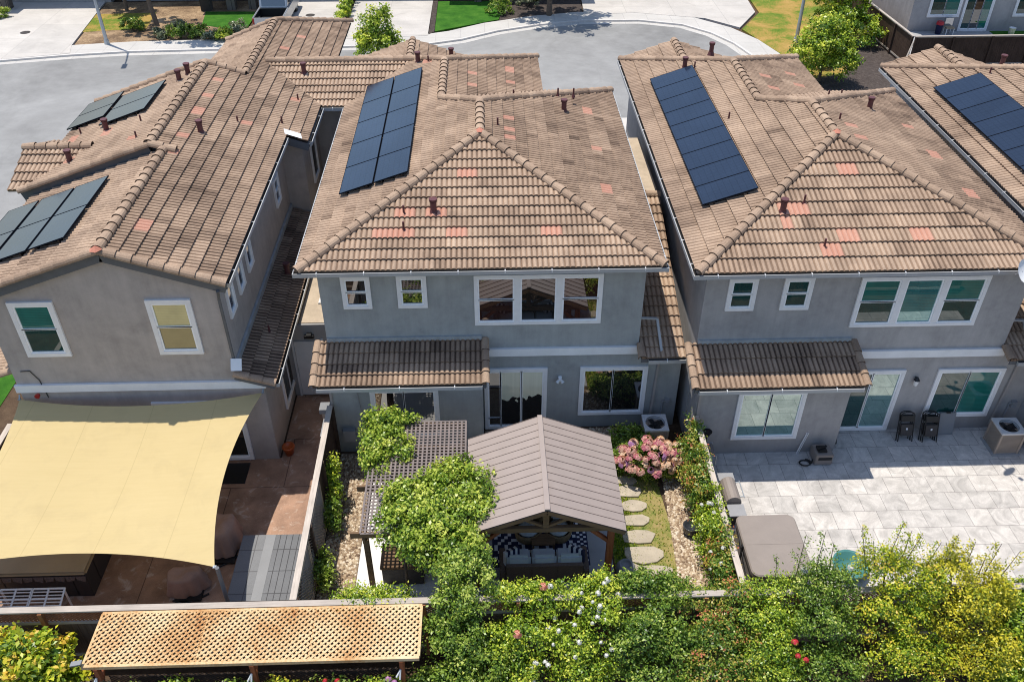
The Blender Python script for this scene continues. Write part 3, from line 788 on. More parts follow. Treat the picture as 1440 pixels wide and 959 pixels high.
W_C = dict(seed=1, wall='stucco_cool', glass=['dark','dark','darkred','darkred','dark','dark','dark','dark','dark','dark','curtain','curtain'], lamp='white', door=3,
  rear=[(-2.3,20.7,2),(-1.55,20.6,2),(-.6,22.09,2),(-2.87,20.0,2),(-2.25,20.1,2),(-.95,20.0,2),(1.6,20.0,2)],
  right=[(.67,25.06,1),(.67,23.8,1),(3.41,27.71,2),(3.38,24.87,1),(3.38,22.06,2),(.75,24.4,1)],
  right2=[(-.54,30.11,1),(-.53,28.93,1),(.94,31.4,2),(.91,30.41,1)], left=[(-2.1,31.1,2)],
  vents=[(-1.44,20.67,'stack','rear'),(-2.23,20.64,'pipe','rear'),(-2.21,20.1,'pipe','rear'),(.33,24.39,'pipe','right'),(2.52,27.14,'stack','right'),(-2.41,31.23,'stack','left'),(-2.02,30.9,'pipe','left'),
         (.9,27.6,'pipe','far'),(2.4,28.2,'pipe','far'),(2.9,28.0,'pipe','far'),(-1.3,33.6,'stack','bay')],
  solar=[(-3.62,22.98+1.6*k,1.02,1.58) for k in range(5)] + [(-2.62,22.98+1.6*k,1.02,1.58) for k in range(5)])
W_D = dict(seed=41, expo=.45, glass=['tealdark','tealdark','teal','tealdark','tealmid','tealdark','teal','tealpale','tealpale','tealdark','tealpale'], lamp='black', door=2,
  rear=[(x-10.1,y+.4,n) for x,y,n in ((7.7,20.34,2),(7.9,19.87,1),(9.75,22.04,2),(9.3,19.65,2),(11.2,19.62,2),(8.55,19.12,2),(8.35,20.6,1))],
  right=[(x-10.1,y+.4,n) for x,y,n in ((10.82,23.54,1),(13.48,26.4,1),(13.5,23.93,2),(13.63,21.56,2),(10.6,24.4,1))],
  right2=[(x-10.1,y+.4,n) for x,y,n in ((9.46,29.68,1),(9.4,28.52,1),(10.89,31.07,1),(10.81,29.9,1))],
  vents=[(x-10.1,y+.4,k,p) for x,y,k,p in ((7.79,20.34,'stack','rear'),(8.43,20.64,'pipe','rear'),(8.63,19.2,'pipe','rear'),(10.49,24.45,'pipe','right'),(12.4,26.83,'stack','right'),(7.16,30.9,'stack','left'),(7.45,30.6,'pipe','left'),(8.18,31.4,'stack','left'),(11.2,27.4,'pipe','far'),(11.7,27.6,'pipe','far'),(7.62,26.0,'pipe','left'))],
  solar=[(-3.42,22.2+1.035*k,1.55,1.02) for k in range(9)])
W_E = dict(seed=83, expo=.45, glass=W_D['glass'], lamp='black', door=2, rear=[], right=[], right2=[], vents=[(-2.4,31.0,'pipe','left'),(-1.9,31.3,'stack','left')],
  solar=[(-3.42,24.3+1.035*k,1.6,1.02) for k in range(7)])
hC, roofC = hip_house(0, 0, 'taupe two storey house whose tiled hip roof carries two columns of blue solar panels', W_C)
hD, roofD = hip_house(10.1, -.40, 'taupe two storey house with teal rear windows and one long single column of solar panels', W_D)
hE, roofE = hip_house(19.97, -1.5, 'partly visible tiled roof house with violet solar panels beyond the paved patio house', W_E)

# satellite dish on the eave of the patio house
mb = MB(); dc = Vector((13.33,18.15,6.02)); dn = Vector((.45,-.75,.55)).normalized(); da = dn.cross(Vector((0,0,1))).normalized(); db = da.cross(dn)
mb2 = MB(); ring = []
for k in range(5):
    r = .30*k/4; ring.append((r, .07*(k/4)**2))
vs = []; fs = []; N = 18
for (r, h) in ring:
    for i in range(N):
        th = 2*math.pi*i/N; vs.append(tuple(dc + da*(r*.85*math.cos(th)) + db*(r*math.sin(th)) + dn*h))
for k in range(4):
    for i in range(N): fs.append((k*N+i, k*N+(i+1) % N, (k+1)*N+(i+1) % N, (k+1)*N+i))
mb.add(vs, fs, 0, .5, True)
mb.tube([tuple(dc), tuple(dc+Vector((-.02,.15,-.2))), (13.36,18.45,5.75)], .02, 8, 1)
mb.tube([tuple(dc-db*.28), tuple(dc+dn*.38-db*.1)], .012, 6, 1); mb.obox(dc+dn*.4-db*.08, da, db, dn, .05, .04, .06, 0)
mb.build('satellite_dish', [M['white'], M['steelgrey']], hD)

EXPO_NOW[0] = .345
# linking wing between the left house and the middle house (belongs to the middle house)
mb = MB()
tile_slope(mb, [(-5.73,29.4),(-4.85,29.4),(-2.55,31.7),(-7.99,31.7)], (0,-1), (-5.73,29.4), ZE, PITCH, (), 70, dark=-.08)
tile_slope(mb, [(-7.99,31.7),(-2.55,31.7),(-4.85,34.0),(-5.73,34.0)], (0,1), (-5.73,34.0), ZE, PITCH, (), 71)
wing = mb.build('wing_roof', M['tile'], hC)
ridge_cap('ridge_cap', (-7.9,31.7,ZE+PITCH*2.3), (-2.6,31.7,ZE+PITCH*2.3), wing, 6)
vent(wing, -6.48, 31.04, 6.45, 'stack')
mb = MB(); mb.box(-6.05, -4.47, 29.8, 33.6, 0, 5.8); mb.build('wing_wall', M['stucco'], hC)
gutter(hC, (-5.7,29.38), (-4.95,29.38), (0,-1), ZE)
# flat deck and gate wall in the gap
mb = MB(); mb.box(-6.04, -4.48, 21.06, 29.0, 2.62, 2.72); mb.build('flat_roof', M['stucco_tan'], hC)
mb = MB(); mb.box(-6.08, -4.48, 20.98, 21.05, 0, 2.70); gw = mb.build('gate_wall', M['garage'], hC)
mb = MB(); mb.box(-5.85, -5.05, 20.93, 20.975, .06, 2.12); mb.box(-5.93, -5.86, 20.925, 20.972, .03, 2.2); mb.box(-5.04, -4.97, 20.925, 20.972, .03, 2.2); mb.build('side_door', M['actop'], gw)
mb = MB(); mb.box(-5.5, -5.22, 20.86, 20.97, 2.27, 2.36); mb.box(-5.42, -5.28, 20.80, 20.97, 2.37, 2.43); mb.build('flood_lamp', M['black'], gw)
mb = MB(); mb.cyl((-5.15,22.0,2.74), (-5.05,23.2,2.9), .045, .045, 10); mb.build('pipe', M['white'], gw)
mb = MB(); mb.box(-4.66,-4.46,17.5,18.2,1.0,1.5); mb.box(-4.62,-4.50,17.35,17.6,.6,1.0); mb.build('utility_box', M['steelgrey'], hC)
mb = MB(); mb.box(-4.2,-3.85,18.25,18.425,.55,.95); mb.tube([(-3.7,18.40,2.6),(-3.55,18.40,.2)], .012, 6); mb.build('meter_box', M['steelgrey'], hC)

# ------------------------------------------------------------------ the gabled house on the left
hA = thing('house', 'tan stucco gabled house with two upper sash windows, one yellow blind, behind the sand sail', 'house', (-9.2, 24, 0), 'two storey stucco houses in the row')
PA = .346
zr = lambda x: 7.1-PA*(x+9.2)
zl = lambda x: 7.1-PA*(-9.2-x)
zlf = lambda x: zr(-9.6)-PA*(-9.6-x)
mb = MB()
redA = [(-8.85,28.96,1),(-8.87,27.6,1),(-8.9,26.2,2),(-8.9,24.7,1),(-7.6,26.51,1),(-8.5,19.3,2),(-9.1,23.6,1),(-6.5,29.3,1)]
eR = (-6.42, 18.02)
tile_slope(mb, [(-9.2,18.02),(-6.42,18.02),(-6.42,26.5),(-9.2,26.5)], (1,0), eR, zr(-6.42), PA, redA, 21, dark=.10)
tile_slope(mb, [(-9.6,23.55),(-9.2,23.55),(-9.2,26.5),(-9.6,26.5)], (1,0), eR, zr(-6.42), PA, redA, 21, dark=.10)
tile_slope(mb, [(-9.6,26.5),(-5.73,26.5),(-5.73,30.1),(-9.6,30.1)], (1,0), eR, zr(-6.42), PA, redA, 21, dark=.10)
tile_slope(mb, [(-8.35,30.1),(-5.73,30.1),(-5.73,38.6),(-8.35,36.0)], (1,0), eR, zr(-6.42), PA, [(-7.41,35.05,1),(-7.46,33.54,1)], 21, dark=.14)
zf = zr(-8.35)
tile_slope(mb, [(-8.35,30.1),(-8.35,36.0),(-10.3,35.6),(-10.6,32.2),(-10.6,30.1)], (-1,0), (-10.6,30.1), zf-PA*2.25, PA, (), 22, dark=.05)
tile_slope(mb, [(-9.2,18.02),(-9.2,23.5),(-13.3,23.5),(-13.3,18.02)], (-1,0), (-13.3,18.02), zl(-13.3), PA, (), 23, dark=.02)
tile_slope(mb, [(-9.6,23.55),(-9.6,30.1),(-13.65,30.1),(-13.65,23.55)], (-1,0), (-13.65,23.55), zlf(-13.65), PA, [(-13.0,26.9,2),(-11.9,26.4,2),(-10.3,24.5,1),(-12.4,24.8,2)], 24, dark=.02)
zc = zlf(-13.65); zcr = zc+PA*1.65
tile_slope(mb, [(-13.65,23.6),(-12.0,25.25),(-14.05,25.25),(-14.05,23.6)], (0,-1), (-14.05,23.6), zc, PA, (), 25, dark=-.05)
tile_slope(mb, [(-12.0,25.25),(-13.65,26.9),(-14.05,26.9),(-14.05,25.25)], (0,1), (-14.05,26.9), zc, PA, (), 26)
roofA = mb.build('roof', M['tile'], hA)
LA = [((-9.2,18.02,zr(-9.2)),(-9.2,23.6,zr(-9.2))), ((-9.6,23.55,zr(-9.6)),(-9.6,30.1,zr(-9.6))), ((-8.35,30.1,zf),(-8.35,36,zf)),
      ((-9.6,30.1,zr(-9.6)),(-8.35,30.1,zf)), ((-8.35,36,zf),(-5.73,38.6,zr(-5.73))), ((-8.35,36,zf),(-10.3,35.6,zf-PA*1.95)),
      ((-9.2,18.02,zr(-9.2)-.04),(-6.42,18.02,zr(-6.42)-.04)), ((-9.2,18.02,zr(-9.2)-.04),(-13.3,18.02,zl(-13.3)-.04)),
      ((-9.6,23.55,zr(-9.6)-.03),(-13.65,23.55,zlf(-13.65)-.03)), ((-9.6,30.1,zr(-9.6)),(-13.65,30.1,zlf(-13.65))), ((-9.6,23.55,zr(-9.6)),(-8.9,23.55,zr(-9.0))),
      ((-12.0,25.25,zcr),(-14.05,25.25,zcr))]
for i, (a, b) in enumerate(LA): ridge_cap('ridge_cap', a, b, roofA, 60+i)
mb = MB(); mb.add([(-9.2+.15*math.cos(k), 17.95+.15*math.sin(k), zr(-9.2)+.10) for k in range(6)]+[(-9.2, 17.95, zr(-9.2)+.20)], [(i, (i+1) % 6, 6) for i in range(6)]); mb.build('apex_mortar', M['clay'], roofA)
for (x, y, k, side) in ((-8.58,25.1,'stack','r'),(-7.8,26.37,'pipe','r'),(-6.64,27.26,'pipe','r'),(-6.46,29.3,'pipe','r'),(-13.02,26.9,'pipe','l'),(-11.91,26.32,'stack','l'),(-10.26,24.43,'pipe','l'),(-10.6,25.9,'pipe','l'),(-10.2,28.9,'stack','l'),(-10.0,29.3,'stack','l'),(-12.43,24.5,'stack','l')):
    vent(roofA, x, y, zr(x) if side == 'r' else zlf(x), k)
nl = Vector((-PA,0,1)).normalized(); al = Vector((1,0,PA)).normalized()
for (cx, cy, w, h, fn) in ((-10.93,19.98,1.05,1.66,zl),(-10.93,21.66,1.05,1.66,zl),(-11.99,19.98,1.05,1.66,zl),(-11.99,21.66,1.05,1.66,zl),(-13.05,19.98,1.0,1.66,zl),(-13.05,21.66,1.0,1.66,zl),
                           (-11.45,27.3,1.66,1.2,zlf),(-11.45,28.52,1.66,1.2,zlf),(-13.05,28.1,1.4,1.05,zlf),(-13.05,29.17,1.4,1.05,zlf)):
    solar_panel(roofA, Vector((cx, cy, fn(cx)))+nl*.17, al, (0,1,0), nl, w, h)
mb = MB()
mb.xprism([(-12.55,2.9),(-6.75,2.9),(-6.75,zr(-6.75)-.14),(-9.2,zr(-9.2)-.14),(-12.55,zl(-12.55)-.14)], 18.2, 23.9)
mb.xprism([(-13.3,0),(-6.75,0),(-6.75,zr(-6.75)-.14),(-9.6,zr(-9.6)-.14),(-13.3,zlf(-13.3)-.14)], 23.9, 29.8)
mb.box(-6.75, -6.05, 26.95, 33.5, 0, 5.72); mb.box(-10.3, -6.76, 29.82, 35.6, 0, 5.9)
mb.xprism([(-10.25,5.9),(-6.2,5.9),(-8.35,6.66)], 29.83, 35.4)
mb.box(-12.55, -6.10, 18.2, 23.88, 0, 2.9); mb.box(-6.748, -6.10, 23.88, 26.94, 0, 2.9)
mb.box(-13.85, -13.32, 23.95, 26.5, 0, 5.7)
mb.build('wall', M['stucco_warm'] if 'stucco_warm' in M else M['stucco'], hA)
mb = MB()
fascia(mb, (-9.2,18.03,zr(-9.2)), (-6.42,18.03,zr(-6.42)), .04, .26, .02); fascia(mb, (-9.2,18.03,zr(-9.2)), (-13.3,18.03,zl(-13.3)), .04, .26, .02)
fascia(mb, (-9.6,23.57,zr(-9.6)), (-13.65,23.57,zlf(-13.65)), .05, .30, .02); fascia(mb, (-6.42,18.04,zr(-6.42)), (-6.42,26.5,zr(-6.42)), .04, .17, .02)
fascia(mb, (-6.44,26.52,zr(-6.42)-.02), (-5.73,26.52,zr(-5.73)-.02), .05, .25, .02); fascia(mb, (-5.75,26.5,zr(-5.73)), (-5.75,30.0,zr(-5.73)), .04, .17, .02)
mb.quad((-9.2,18.05,zr(-9.2)-.12), (-6.44,18.05,zr(-6.42)-.13), (-6.44,18.2,zr(-6.42)-.13), (-9.2,18.2,zr(-9.2)-.12)); mb.quad((-9.2,18.05,zr(-9.2)-.12), (-9.2,18.2,zr(-9.2)-.12), (-13.3,18.2,zl(-13.3)-.12), (-13.3,18.05,zl(-13.3)-.12))
mb.quad((-6.75,18.0,zr(-6.42)-.16), (-6.43,18.0,zr(-6.42)-.16), (-6.43,26.5,zr(-6.42)-.16), (-6.75,26.5,zr(-6.42)-.16))
mb.build('fascia', M['fascia'], hA)
mb = MB(); mb.quad((-6.42,26.47,zr(-6.42)+.10), (-5.9,26.47,zr(-5.9)+.10), (-5.98,26.75,zr(-5.98)+.12), (-6.5,26.75,zr(-6.5)+.12)); mb.build('flashing', M['white'], hA)
gutter(hA, (-6.40,18.05), (-6.40,26.4), (1,0), zr(-6.42)-.01); gutter(hA, (-5.71,26.6), (-5.71,29.3), (1,0), zr(-5.73)-.01)
mb = MB(); mb.box(-12.6, -6.02, 18.12, 18.197, 2.72, 2.96); mb.build('belt_course', M['belt'], hA)
# long low side roof
sr = MB(); tile_slope(sr, [(-6.70,17.95),(-5.72,17.95),(-5.72,26.9),(-6.70,26.9)], (1,0), (-5.72,17.95), 2.98, .34, (), 31, dark=.24)  # tile tint lowered to paint in the shade this roof lies in
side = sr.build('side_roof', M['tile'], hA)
ridge_cap('rake_cap', (-5.72,17.97,2.98), (-6.72,17.97,3.32), side, 71, .11, .04)
mb = MB(); mb.box(-6.745, -6.67, 18.2, 26.9, 3.30, 3.50); mb.build('flashing', M['flash'], side)
vent(side, -6.2, 20.0, 3.15, 'pipe'); vent(side, -6.2, 23.0, 3.15, 'stack')
gutter(hA, (-5.70,18.0), (-5.70,26.8), (1,0), 2.97)
mb = MB(); fascia(mb, (-5.72,17.96,2.98), (-6.72,17.96,3.32), .03, .15, .0); mb.build('fascia', M['fascia'], side)
# small low roof at the far corner
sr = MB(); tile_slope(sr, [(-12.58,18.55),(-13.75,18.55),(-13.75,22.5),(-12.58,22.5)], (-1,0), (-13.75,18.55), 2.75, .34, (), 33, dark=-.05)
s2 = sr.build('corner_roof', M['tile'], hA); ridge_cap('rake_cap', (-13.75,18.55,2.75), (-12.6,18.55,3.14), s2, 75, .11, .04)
window(hA, (-11.92,18.2,3.90), XP, YM, 1.12, 1.70, [(0,1,.5,1,'teal'),(0,1,0,.52,'tealdark')], .115)
window(hA, (-8.54,18.2,3.90), XP, YM, 1.12, 1.70, [(0,1,.5,1,'yblind'),(0,1,0,.52,'oblind')], .115)
window(hA, (-9.2,18.2,.05), XP, YM, 2.4, 2.2, [(0,.52,0,1,'dark'),(.48,1,0,1,'dark')], .10, name='sliding_door')
for y0 in (18.75, 19.85, 20.95): window(hA, (-6.75,y0,4.55), YP, XP, .62, .95, [(0,1,0,1,'blue')], .09)
window(hA, (-6.75,25.1,4.3), YP, XP, .7, .95, [(0,1,.5,1,'blue'),(0,1,0,.52,'blue')], .09)
window(hA, (-6.05,28.0,3.7), YP, XP, 1.0, 1.4, [(0,1,0,1,'dark')], .10)
window(hA, (-6.10,19.75,.5), YP, XP, 1.65, 1.75, [(0,.5,0,1,'dark'),(.48,1,0,1,'dark')], .10)
mb = MB(); pts = [(-6.62,17.98,5.95),(-6.70,18.15,5.6),(-6.70,18.15,3.5)]
for a, b in zip(pts[:-1], pts[1:]): mb.bar(a, b, .065, .05)
mb.build('downspout', M['fascia'], hA)
mb = MB(); mb.cyl((-6.72,18.12,3.05), (-6.72,18.10,3.62), .018, .018, 8, 0); mb.obox((-6.62,18.02,3.62), (1,0,0), (0,.6,.8), (0,-.8,.6), .14, .16, .02, 1); mb.build('antenna', [M['steelgrey'], M['white']], hA)
mb = MB(); mb.cyl((-12.05,18.1,2.66), (-12.05,18.02,2.66), .06, .07, 10, 0); mb.tube([(-12.3,18.18,3.4),(-12.05,18.17,3.42),(-11.9,18.17,3.1),(-11.85,18.17,2.5)], .012, 6, 1); mb.build('alarm_bell', [M['redlamp'], M['black']], hA)

# ------------------------------------------------------------------ ground and paving (setting)
def struct(mb, name, mat):
    o = mb.build(name, mat); o['kind'] = 'structure'; return o
mb = MB(); mb.sheet([(-400,-200),(400,-200),(400,600),(-400,600)], -.02); struct(mb, 'ground', M['earth'])
curb = [(-60,44.5),(-40,48.6),(-27.9,50.84),(-24.2,51.66),(-21,52.15),(-16.1,52.37),(-9,52.6),(-3.5,52.9),(-1.4,53.7),(.8,55.2),(3.5,56.35),(6.3,57.05),(9.9,57.0),(12.5,56.06),(14.0,54.4),(14.95,52.5),(15.5,50.4),(15.6,48.0),(14.9,45.4),(13.2,43.2),(10.5,41.8)]
def offset(pl, d):
    out = []
    for i in range(len(pl)):
        a = np.array(pl[max(0, i-1)]); b = np.array(pl[min(len(pl)-1, i+1)]); t = (b-a)/np.linalg.norm(b-a)
        out.append(tuple(np.array(pl[i]) + np.array((-t[1], t[0]))*d))
    return out
mb = MB(); mb.sheet(curb+[(-14.4,41),(-14.9,25.5),(-60,22)], 0.0); struct(mb, 'street', M['asphalt'])
def strip(mb, a, b, z0, z1, m=0):
    for i in range(len(a)-1):
        mb.add([(*a[i],z0),(*a[i+1],z0),(*b[i+1],z0),(*b[i],z0),(*a[i],z1),(*a[i+1],z1),(*b[i+1],z1),(*b[i],z1)], [(4,5,6,7),(0,1,5,4),(2,3,7,6)], m)
g0, g1, k1, s1 = offset(curb, -.45), curb, offset(curb, .16), offset(curb, 1.75)
mb = MB(); strip(mb, g0, g1, -.01, .006); struct(mb, 'road_gutter', M['walk'])
mb = MB(); strip(mb, g1, k1, -.01, .11); struct(mb, 'kerb', M['kerb'])
mb = MB(); strip(mb, k1, s1, -.01, .10); struct(mb, 'sidewalk', M['walk'])
def flat(name, poly, mat, z=.10):
    mb = MB(); mb.prism(poly, -.015, z); return struct(mb, name, mat)
flat('driveway', [(-38,48.2),(-27.9,51.0),(-24.3,51.9),(-24.7,53.3),(-25.6,62),(-38,62)], M['concrete'], .115)
flat('driveway', [(-12.9,53.9),(-9.3,53.9),(-9.3,63),(-12.9,63)], M['concrete'], .114)
flat('driveway', [(-8.7,53.9),(-3.5,54.4),(-3.45,63),(-8.7,63)], M['concrete'], .114)
flat('driveway', [(6.5,58.2),(9.9,58.5),(14.2,57.2),(16,55.3),(17.75,58.4),(18.2,66),(6.8,66)], M['concrete'], .114)
flat('lawn', [(-25.5,61.9),(-24.6,53.3),(-16.2,54.15),(-14.9,54.2),(-14.9,62),(-25.5,62)], M['dirtlawn'], .06)
flat('dry_lawn', [(-25.2,55.8),(-21.2,56.4),(-21.5,59.6),(-25.4,59.4)], M['drylawn'], .07)
flat('lawn', [(-17.9,57.0),(-14.9,55.6),(-14.9,59.6),(-18.3,59.7)], M['lawn'], .075)
flat('lawn', [(-3.1,55.2),(.9,57.4),(1.6,61.4),(-3.1,61.4)], M['lawn'], .10)
flat('garden_bed', [(-3.45,54.6),(-3.12,55.1),(-3.12,61.5),(-3.45,61.5)], M['mulch'], .115)
flat('garden_bed', [(.95,57.3),(6.45,58.7),(6.7,66),(1.7,66)], M['mulch'], .09)
flat('dry_lawn', [(16.1,55.1),(17.2,51),(17.4,46),(23.5,46),(23.3,66),(18.3,66),(18.02,58.4)], M['drylawn'], .08)
flat('garden_bed', [(17.5,40),(23.8,40),(23.6,53.2),(21.3,52.4),(20.2,47.5),(17.5,46.4)], M['mulch'], .09)
flat('side_lawn', [(-30,13),(-15.1,13),(-15.1,25.3),(-30,25)], M['lawn'], .0)
flat('driveway', [(-14.2,34.2),(13.0,34.2),(13.0,42),(-14.2,41)], M['concrete'], .05)
flat('stamped_patio', [(-14,11.95),(-4.5,11.95),(-4.5,20.97),(-6.05,20.97),(-6.05,18.25),(-14,18.25)], M['stamped'], .0)
flat('paved_patio', [(5.72,12.9),(16.5,12.9),(16.5,19.2),(5.72,19.2)], M['pavers'], .0)
flat('gazebo_slab', [(-.75,12.9),(2.98,12.9),(3.02,17.4),(-.75,17.4)], M['slab'], .02)
flat('pergola_slab', [(-3.45,12.6),(-.77,12.6),(-.77,17.2),(-3.40,17.2)], M['slabwhite'], .016)
flat('gravel_bed', [(-4.38,12.05),(-3.46,12.05),(-3.42,18.35),(-4.38,18.35)], M['pebbleground'], .0)
flat('gravel_bed', [(4.55,13.2),(5.55,12.4),(5.55,17.4),(4.75,17.4)], M['pebbleground'], .004)
flat('moss_path', [(3.04,12.2),(4.9,12.2),(4.53,17.4),(3.04,17.6)], M['moss'], .0)
flat('gravel_bed', [(-.2,17.42),(4.0,17.62),(4.2,19.2),(-.2,19.2)], M['pebbleground'], .002)

def pebbles(name, poly, n, size, label_kind='stuff'):
    P2 = np.array(poly); lo, hi = P2.min(0), P2.max(0); pts = []
    def inside(p):
        c = False; k = len(poly)
        for i in range(k):
            a, b = poly[i], poly[(i+1) % k]
            if (a[1] > p[1]) != (b[1] > p[1]) and p[0] < (b[0]-a[0])*(p[1]-a[1])/(b[1]-a[1])+a[0]: c = not c
        return c
    while len(pts) < n:
        p = lo + (hi-lo)*RNG.random(2)
        if inside(p): pts.append(p)
    pts = np.array(pts); V = []; F = []; T = []
    uv = np.array([(1,0,.0),(0,1,.0),(-1,0,.0),(0,-1,.0),(0,0,1)])
    for i, p in enumerate(pts):
        s = size*(.6+.9*RNG.random()); a = RNG.random()*6.28; e = .65+.5*RNG.random(); ca, sa = math.cos(a), math.sin(a)
        top = [(.55,.0),(0,.55),(-.55,0),(0,-.55)]
        q = [(x*s, y*s*e, .0) for x, y, _ in uv[:4]] + [(x*s, y*s*e, s*.55) for x, y in top]
        V += [(p[0]+x*ca-y*sa, p[1]+x*sa+y*ca, .008+z) for x, y, z in q]
        b = 8*i
        F += [(b+4,b+5,b+6,b+7),(b,b+1,b+5,b+4),(b+1,b+2,b+6,b+5),(b+2,b+3,b+7,b+6),(b+3,b,b+4,b+7)]
        T += [RNG.random()]*5
    o = np_mesh(name, np.array(V), np.array(F), np.array(T), M['pebble'], None); o['kind'] = 'stuff'; return o
pebbles('gravel', [(-4.36,12.1),(-3.48,12.1),(-3.44,18.3),(-4.36,18.3)], 2600, .038)
pebbles('gravel', [(4.55,13.2),(5.5,12.4),(5.5,17.4),(4.75,17.4)], 2400, .036)
pebbles('gravel', [(2.9,17.66),(4.0,17.66),(4.2,19.2),(2.9,19.2)], 700, .038)

def tufts(name, polyfn, n, h, mat, seed=1, w=.012):
    rng = np.random.default_rng(seed); V = []; F = []; T = []
    for i in range(n):
        x, y = polyfn(rng); a = rng.random()*6.28; hh = h*(.5+rng.random()); le = (rng.random(2)-.5)*hh*1.2
        dx, dy = math.cos(a)*w, math.sin(a)*w
        V += [(x-dx,y-dy,0),(x+dx,y+dy,0),(x+dx*.4+le[0],y+dy*.4+le[1],hh),(x-dx*.4+le[0],y-dy*.4+le[1],hh)]
        F.append((4*i,4*i+1,4*i+2,4*i+3)); T.append(rng.random())
    o = np_mesh(name, np.array(V), np.array(F), np.array(T), mat, None); o['kind'] = 'stuff'; return o
def mossfn(r):
    y = 12.6+r.random()*4.9; t = r.random()
    x = 3.06 + (1.55 if r.random() < .22 else .62)*t
    return x, y
tufts('ground_cover', mossfn, 6500, .045, LEAF['lime'], 3, .014)

# stepping stones
ST = [((3.70,17.02),.30,.16),((3.74,16.62),.36,.20),((3.80,16.08),.36,.22),((3.74,15.58),.40,.20),((3.80,15.03),.42,.21),((3.86,14.44),.50,.28),((4.05,13.94),.46,.16),((3.36,13.98),.30,.22),((3.7,13.55),.36,.17)]
for i, ((x, y), rx, ry) in enumerate(ST):
    mb = MB(); n = 9; poly = []
    for k in range(n):
        a = 2*math.pi*(k+.5)/n; q = .84+.3*hashf(i, k, 4)
        cx, cy = math.cos(a), math.sin(a); e = max(abs(cx), abs(cy))**.6
        poly.append((x+rx*cx*q/e, y+ry*cy*q/e))
    mb.prism(poly, 0, .045)
    o = mb.build('stepping_stone', M['flag'], bevel=.008)
    where = ['smallest beige flagstone nearest the pink hydrangea','second flagstone out from the pink hydrangea','third flagstone out from the pink hydrangea','fourth flagstone from the hydrangea, square edged','fifth flagstone from the hydrangea beside the gazebo eave','broadest beige flagstone beside the gazebo corner post','long slanting flagstone toward the rear hedge','flagstone half hidden by the grey round pot','last flagstone tucked against the rear hedge'][i]
    tag(o, where, 'stepping stone', 'flagstones along the gazebo')

# ------------------------------------------------------------------ foliage
def leaf_cloud(blobs, n, size, rng, clump=42, spread=.11, shell=.62, upb=.45, low=-0.5, aspect=.5):
    """blobs: (cx,cy,cz,rx,ry,rz,weight)"""
    wts = np.array([b[6] if len(b) > 6 else b[3]*b[4]+b[4]*b[5]+b[3]*b[5] for b in blobs]); wts = wts/wts.sum()
    Vs = []; Ts = []
    for b, wt in zip(blobs, wts):
        nn = max(30, int(n*wt)); nc = max(4, nn//clump)
        d = rng.normal(size=(nc, 3)); d /= np.linalg.norm(d, axis=1)[:,None]
        d[:,2] = np.where(d[:,2] < low, -d[:,2]*.5, d[:,2])
        f = np.sin(d @ np.array((5.1,2.3,1.7))+b[0]*3) * np.sin(d @ np.array((-2.2,6.1,3.3))+b[1]*2)
        rad = (shell + (1-shell)*rng.random(nc)**.6) * (1+.26*f)
        cc = np.array(b[:3]) + d*np.array(b[3:6])*rad[:,None]
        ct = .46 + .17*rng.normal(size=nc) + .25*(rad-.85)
        idx = rng.integers(0, nc, nn)
        off = np.clip(rng.normal(size=(nn,3)), -1.9, 1.9)
        pos = cc[idx] + off*spread*np.array((1,1,.8))
        outw = (off*d[idx]).sum(1)*.5 + off[:,2]*.5            # clump shading painted into the tint: outer and upper leaves lighter
        nrm = d[idx]*.55 + np.array((0,0,upb)) + rng.normal(size=(nn,3))*.5
        nrm /= np.linalg.norm(nrm, axis=1)[:,None]
        rv = rng.normal(size=(nn,3)); t = np.cross(nrm, rv); t /= np.linalg.norm(t, axis=1)[:,None]; bb = np.cross(nrm, t)
        L = (size*(.65+.7*rng.random(nn)))[:,None]; Wd = L*aspect
        v0 = pos - t*L*.5; v2 = pos + t*L*.5 - nrm*L*.12; v1 = pos + bb*Wd*.5 + nrm*L*.08; v3 = pos - bb*Wd*.5 + nrm*L*.08
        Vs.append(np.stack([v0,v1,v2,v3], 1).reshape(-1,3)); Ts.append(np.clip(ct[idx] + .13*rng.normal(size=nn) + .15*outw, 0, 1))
    V = np.concatenate(Vs); T = np.concatenate(Ts); V[:,2] = np.maximum(V[:,2], .01)
    return V, np.arange(len(V)).reshape(-1,4), T

def petal_ball(mb, c, r, rng, k=16, up=.4):
    c = np.array(c)
    for i in range(k):
        d = rng.normal(size=3); d[2] = abs(d[2])*.9 + .1; d /= np.linalg.norm(d)
        p = c + d*r*np.array((1,1,.75)); t = np.cross(d, rng.normal(size=3)); t /= np.linalg.norm(t); b = np.cross(d, t); s = r*.62
        mb.add([tuple(p-t*s), tuple(p-b*s), tuple(p+t*s), tuple(p+b*s)], [(0,1,2,3)], 0, float(np.clip(.5+.25*rng.normal(), 0, 1)))

